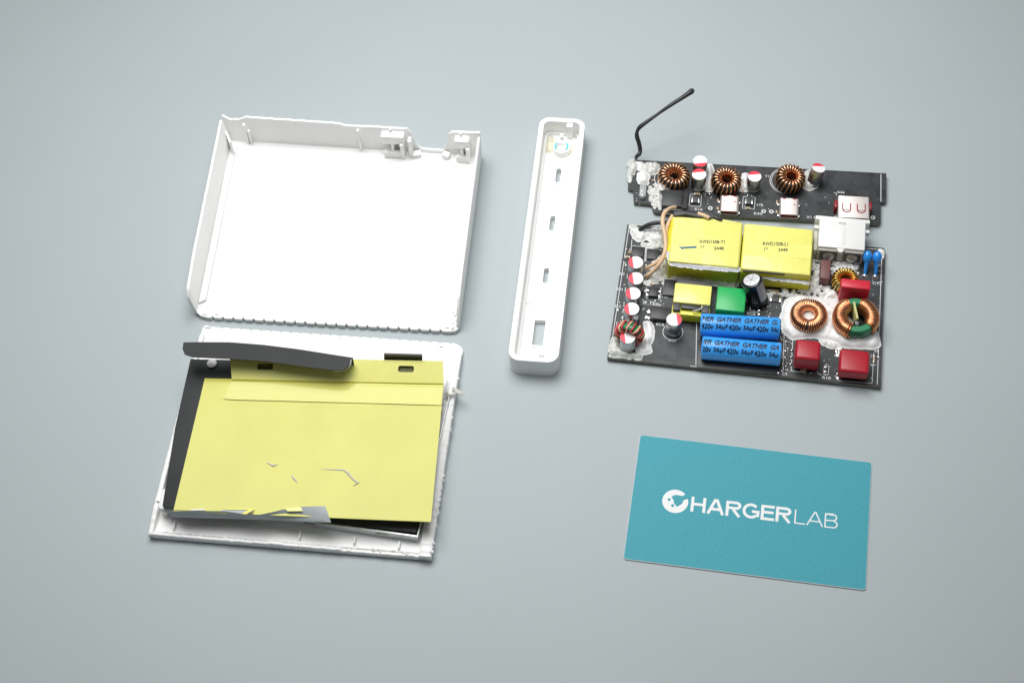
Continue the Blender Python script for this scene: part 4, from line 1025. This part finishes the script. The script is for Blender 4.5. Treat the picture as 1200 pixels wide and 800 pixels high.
G([(754, 377), (762, 378), (766, 388), (764.5, 397), (762, 404), (763, 412), (757, 415), (752, 414), (756, 404), (752, 396), (757, 390)], 2.2, glue, seed=54, ns=.4)
G([(745, 395), (753, 398), (756, 412), (752, 415), (747, 412), (745, 405)], 2.0, glue, seed=55, ns=.5)
G([(717, 396), (722, 396), (726, 408), (738, 414), (754, 416), (750, 421), (728, 418), (714, 417), (714, 408)], 1.8, glue_clear, seed=56, ns=.7, hole=.08)
G([(718, 412), (728, 408), (730, 414), (722, 418)], 2.6, glue_cream, seed=57, ns=.6)
G([(1030, 292), (1035, 294), (1034, 303), (1030, 300)], .9, glue, seed=58, ns=.6)
G([(959, 398), (975, 400), (985, 404), (979, 409), (964, 404)], .9, glue_clear, seed=59, ns=.9, hole=.1)
G([(981, 408), (985, 407), (986, 414), (982, 417)], 1.6, glue, seed=60)
G([(888, 343), (902, 340), (914, 344), (904, 350), (894, 350)], 1.3, glue_clear, seed=61, ns=1.0, hole=.25)
G([(727, 379), (732, 386), (729, 394), (724, 390)], 1.2, glue_clear, seed=62, ns=.8, hole=.1)
# printed glue mark lines
# layers of tape laid over the transformers
for nm, q, z_ in (('tape_layer', ((789.2, 254.5), (826, 256.5), (825, 281), (822.5, 309.5), (786, 306)), 14.6), ('tape_layer', ((872.8, 284), (951.5, 288), (950.2, 303), (871, 299)), 13.6), ('tape_layer', ((873, 263), (905, 265.5), (903.5, 283), (872.6, 282)), 13.6)):
    P_ = [Mf.L(x, y, z_) for x, y in q]; k = MB(); k.prism([(p.x, p.y) for p in P_], z_-.02, z_+.07); k.build(nm, yellow, ME)
pad_m = M('tinned_pad', (.40, .41, .41), .35, metal=.7)
# tiny vias and pads scattered round the parts
k = MB(); rnd = random.Random(3)
for (xa, ya_, xb, yb_, n_) in ((742, 283, 780, 290, 14), (748, 328, 760, 365, 16), (765, 348, 790, 356, 14), (893, 338, 918, 372, 30), (916, 400, 930, 440, 34), (960, 402, 984, 440, 26), (1022, 320, 1032, 400, 14), (731, 300, 737, 345, 16), (722, 345, 735, 380, 14), (876, 335, 892, 370, 18), (1020, 405, 1030, 445, 12)):
    for i in range(int(n_*.6)):
        p = Mf.L(rnd.uniform(xa, xb), rnd.uniform(ya_, yb_), ZP); w__ = rnd.uniform(.25, .6); k.box(p.x, p.y, ZP-.01, w__, w__*rnd.choice((.6, 1, 1.6)), .08)
tag(k.build('solder_pads', pad_m, ME), kind='stuff')
k = MB()
for (xa, ya_, xb, yb_, n_) in ((806, 226, 842, 246, 16), (868, 224, 912, 250, 22), (745, 222, 776, 244, 16), (938, 228, 980, 252, 14), (1021, 226, 1030, 250, 6)):
    for i in range(int(n_*.6)):
        p = Pf.L(rnd.uniform(xa, xb), rnd.uniform(ya_, yb_), ZP); w__ = rnd.uniform(.22, .5); k.box(p.x, p.y, ZP-.01, w__, w__*rnd.choice((.6, 1, 1.6)), .08)
tag(k.build('solder_pads', pad_m, Pf.e), kind='stuff')
# wires
def wire(pts, r, m_, name='wire', lab=None, seg=10):
    sp = smooth(pts, 5); k = MB(); k.tube([Mf.L(*p) for p in sp], r, seg); o_ = k.build(name, m_, ME, sharp=70)
    if lab: tag(o_, lab)
    return o_
wire([(791, 243, 9), (783, 245.5, 13), (777.5, 252, 15), (776.5, 262, 15), (779, 275, 14), (780, 288, 13), (778, 299, 12), (773, 309, 10), (765, 318, 7), (759, 322.5, 5), (757, 325, 3)], .9, beige_wire, lab='beige wire')
wire([(788, 253, 13), (783, 262, 13), (780.5, 272, 12), (780.5, 284, 11), (778, 298, 10), (770, 307, 8), (762, 312, 6), (757.5, 314.5, 4)], .8, beige_wire, lab='beige wire')
wire([(818, 250.5, 15.3), (824, 252.3, 15.5), (828, 254, 15.4), (831, 255.5, 15.2)], .9, beige_wire, lab='beige wire')
wire([(749.5, 270.5, 3), (754, 266.5, 5), (762, 262.8, 7), (771, 261, 8), (780, 261, 8.5), (787, 259, 9)], .95, black, lab='black wire')
wire([(824, 249.5, 14.6), (832, 251.5, 15), (840, 255.5, 15.2), (846, 258, 14.8)], .9, black, lab='black wire')
P_ = [Mf.L(x, y, 15.6) for x, y in ((789, 245.5), (806, 246), (820, 248.5), (836, 251), (845, 256), (834, 255.5), (817, 254), (804, 251), (790, 253))]
k = MB(); k.prism([(p.x, p.y) for p in P_], 13.6, 15.7); k.build('black_sleeve', black_film, ME, bevel=.5)
P_ = [Mf.L(x, y, 14.9) for x, y in ((830, 255.5), (848, 257), (868, 261), (862, 262), (838, 259))]
k = MB(); k.prism([(p.x, p.y) for p in P_], 14.3, 14.85); k.build('loose_tape', yellow, ME, bevel=.1)
# loose wrap of tape at the transformer's left side
def wrap(u, v):
    a = Mf.L(790-7*u, 254+46*u, 14.4-1.2*u); b_ = Mf.L(784-7.5*u, 262+46*u, 8.5); return a+(b_-a)*v+Vector((-.9*math.sin(PI*v), 0, 0))
k = MB(); k.grid(wrap, 12, 6, (-.2, 0, 0)); k.build('loose_tape', yellow_dark, ME)

# ================================================================== 5. business card
tl = at(750.3, 509.6, .4)
ca = at(1022.3, 542.0, .4); Kc = Frame('business_card', tl, math.atan2(ca.y-tl.y, ca.x-tl.x), 'teal business card with white lettering and a round plug emblem, lying flat', 'business card')
cm = bpy.data.materials.new('teal_print'); cm.use_nodes = True; nt = cm.node_tree; b = nt.nodes['Principled BSDF']
tc = node(nt, 'ShaderNodeTexCoord'); n = node(nt, 'ShaderNodeTexNoise'); n.inputs['Scale'].default_value = 1600; n.inputs['Detail'].default_value = 3
nt.links.new(tc.outputs['Object'], n.inputs['Vector']); mx = node(nt, 'ShaderNodeMix', data_type='RGBA')
mx.inputs[6].default_value = (.036, .290, .360, 1); mx.inputs[7].default_value = (.070, .360, .428, 1)
mr = node(nt, 'ShaderNodeMapRange'); mr.inputs[1].default_value = .3; mr.inputs[2].default_value = .7
nt.links.new(n.outputs[0], mr.inputs[0]); nt.links.new(mr.outputs[0], mx.inputs[0]); nt.links.new(mx.outputs[2], b.inputs['Base Color']); b.inputs['Roughness'].default_value = .62
b.inputs['Specular IOR Level'].default_value = .35
bp = node(nt, 'ShaderNodeBump'); bp.inputs['Distance'].default_value = .006*S; nt.links.new(n.outputs[0], bp.inputs['Height']); nt.links.new(bp.outputs[0], b.inputs['Normal'])
cw, chh = 90.3, 54.0
k = MB(); k.prism(rrect(cw/2, -chh/2, cw, chh, 1.1, 5), .05, .55); k.build('card_stock', card_edge, Kc.e, sharp=30)
k = MB(); k.prism(rrect(cw/2, -chh/2+.05, cw-.25, chh-.25, 1.0, 5), .55, .58); k.build('printed_face', cm, Kc.e, sharp=30)
def card_text(s_, x0, y0, x1, y1, hpx, nm='lettering', **kw):
    a = Kc.L(x0, y0, .6); b_ = Kc.L(x1, y1, .6); t = Kc.L(x0, y0-hpx, .6); wd = (b_-a).length; hh = abs(t.y-a.y)
    return bm_obj(text_bm(s_, wd, hh, **kw), nm, card_white, Kc.e, (a.x, a.y, .605), (0, 0, math.atan2(b_.y-a.y, b_.x-a.x)))
def arc_pts(cx, cy, rx, ry, a0, a1, n=14): return [(cx+rx*math.cos(math.radians(a0+(a1-a0)*i/n)), cy+ry*math.sin(math.radians(a0+(a1-a0)*i/n))) for i in range(n+1)]
def glyph(ch, t):
    h = t/2; w_ = {'H': .80, 'A': .92, 'R': .82, 'G': .90, 'E': .72, 'L': .60, 'B': .74}[ch]
    if ch == 'H': return w_, [[(h, 0), (h, 1)], [(w_-h, 0), (w_-h, 1)], [(h, .52), (w_-h, .52)]]
    if ch == 'A': return w_, [[(h*.8, 0), (w_/2-h*.3, 1)], [(w_-h*.8, 0), (w_/2+h*.3, 1)], [(.2, .33), (w_-.2, .33)]]
    if ch == 'R': return w_, [[(h, 0), (h, 1)], [(h, 1-h), (w_-.3, 1-h)]+arc_pts(w_-.28, .73, .28-h, .27-h, 90, -90)+[(h, .46+h)], [(w_*.48, .46), (w_-h*.9, 0)]]
    if ch == 'G': return w_, [arc_pts(w_/2, .5, w_/2-h, .5-h, 42, 318, 24), [(w_-h, .5-h), (w_-h, .14)], [(w_*.55, .47), (w_, .47)]]
    if ch == 'E': return w_, [[(h, 0), (h, 1)], [(h, 1-h), (w_, 1-h)], [(h, .53), (w_-.05, .53)], [(h, h), (w_, h)]]
    if ch == 'L': return w_, [[(h, 0), (h, 1)], [(h, h), (w_, h)]]
    if ch == 'B': return w_, [[(h, 0), (h, 1)], [(h, 1-h), (w_-.27, 1-h)]+arc_pts(w_-.27, .75, .22-h, .25-h, 90, -90)+[(h, .5)], [(w_-.27, .5)]+arc_pts(w_-.25, .25+h*.5, .25-h, .25-h*.5, 90, -90)+[(h, h)]]
def stroke_word(word, x0, y0, x1, y1, hpx, t, gap=.10):
    """print drawn as strokes of width t (in letter heights) between two baseline points of the photo"""
    a = Kc.L(x0, y0, .6); b_ = Kc.L(x1, y1, .6); tp_ = Kc.L(x0, y0-hpx, .6); wd = (b_-a).length; hh = abs(tp_.y-a.y)
    tot = sum(glyph(c, t)[0] for c in word)+gap*(len(word)-1); sx = wd/tot; o_ = 0; k = MB(); lv = 0
    for c in word:
        gw, st_ = glyph(c, t)
        for pl_ in st_:
            P = [Vector(((o_+x)*sx, y*hh)) for x, y in pl_]; W = t*hh*.5; n_ = len(P); Lf = []; Rt = []
            for i in range(n_):
                d1 = (P[i]-P[i-1]).normalized() if i else None; d2 = (P[i+1]-P[i]).normalized() if i < n_-1 else None
                dd = (d1 or d2) if not (d1 and d2) else (d1+d2).normalized(); nn = Vector((-dd.y, dd.x))
                sc_ = 1 if not (d1 and d2) else 1/max(.5, nn.dot(Vector((-d2.y, d2.x))))
                Lf.append(P[i]+nn*W*sc_); Rt.append(P[i]-nn*W*sc_)
            z_ = .610+.006*(lv % 4); lv += 1; m_ = len(k.v)
            vs = [(p.x, p.y, z_) for p in Lf]+[(p.x, p.y, z_) for p in Rt]
            k.add(vs, [(n_+i, n_+i+1, i+1, i) for i in range(n_-1)])
        o_ += gw+gap
    return k.build('lettering', card_white, Kc.e, (a.x, a.y, 0), (0, 0, math.atan2(b_.y-a.y, b_.x-a.x)))
stroke_word('HARGER', 808.6, 598.8, 926.8, 612.6, 17.6, .175, .06)
stroke_word('LAB', 930.4, 612.9, 981.6, 619.4, 16.6, .085, .06)
c_ = Kc.L(791.3, 587.0, .6)
k = MB(); k.prism([(5.0*math.cos(t*PI/24), 5.0*math.sin(t*PI/24)) for t in range(48)], .585, .605); lg = k.build('round_emblem', card_white, Kc.e, (c_.x, c_.y, 0), sharp=30)
def cpt(x, y): p = Kc.L(760+x/5, 560+y/5, .6); return (p.x-c_.x, p.y-c_.y)
k = MB(); k.prism([cpt(*q) for q in ((133, 108), (158, 97), (200, 104), (226, 88), (244, 118), (206, 128), (196, 150), (166, 168), (150, 148), (146, 128))], .606, .622); k.build('plug_shape', cm, lg)
for q in ((121, 125), (141, 160)):
    x, y = cpt(*q); k = MB(); k.prism([(x+.62*math.cos(t*PI/8), y+.62*math.sin(t*PI/8)) for t in range(16)], .606, .622); k.build('plug_pin', cm, lg)
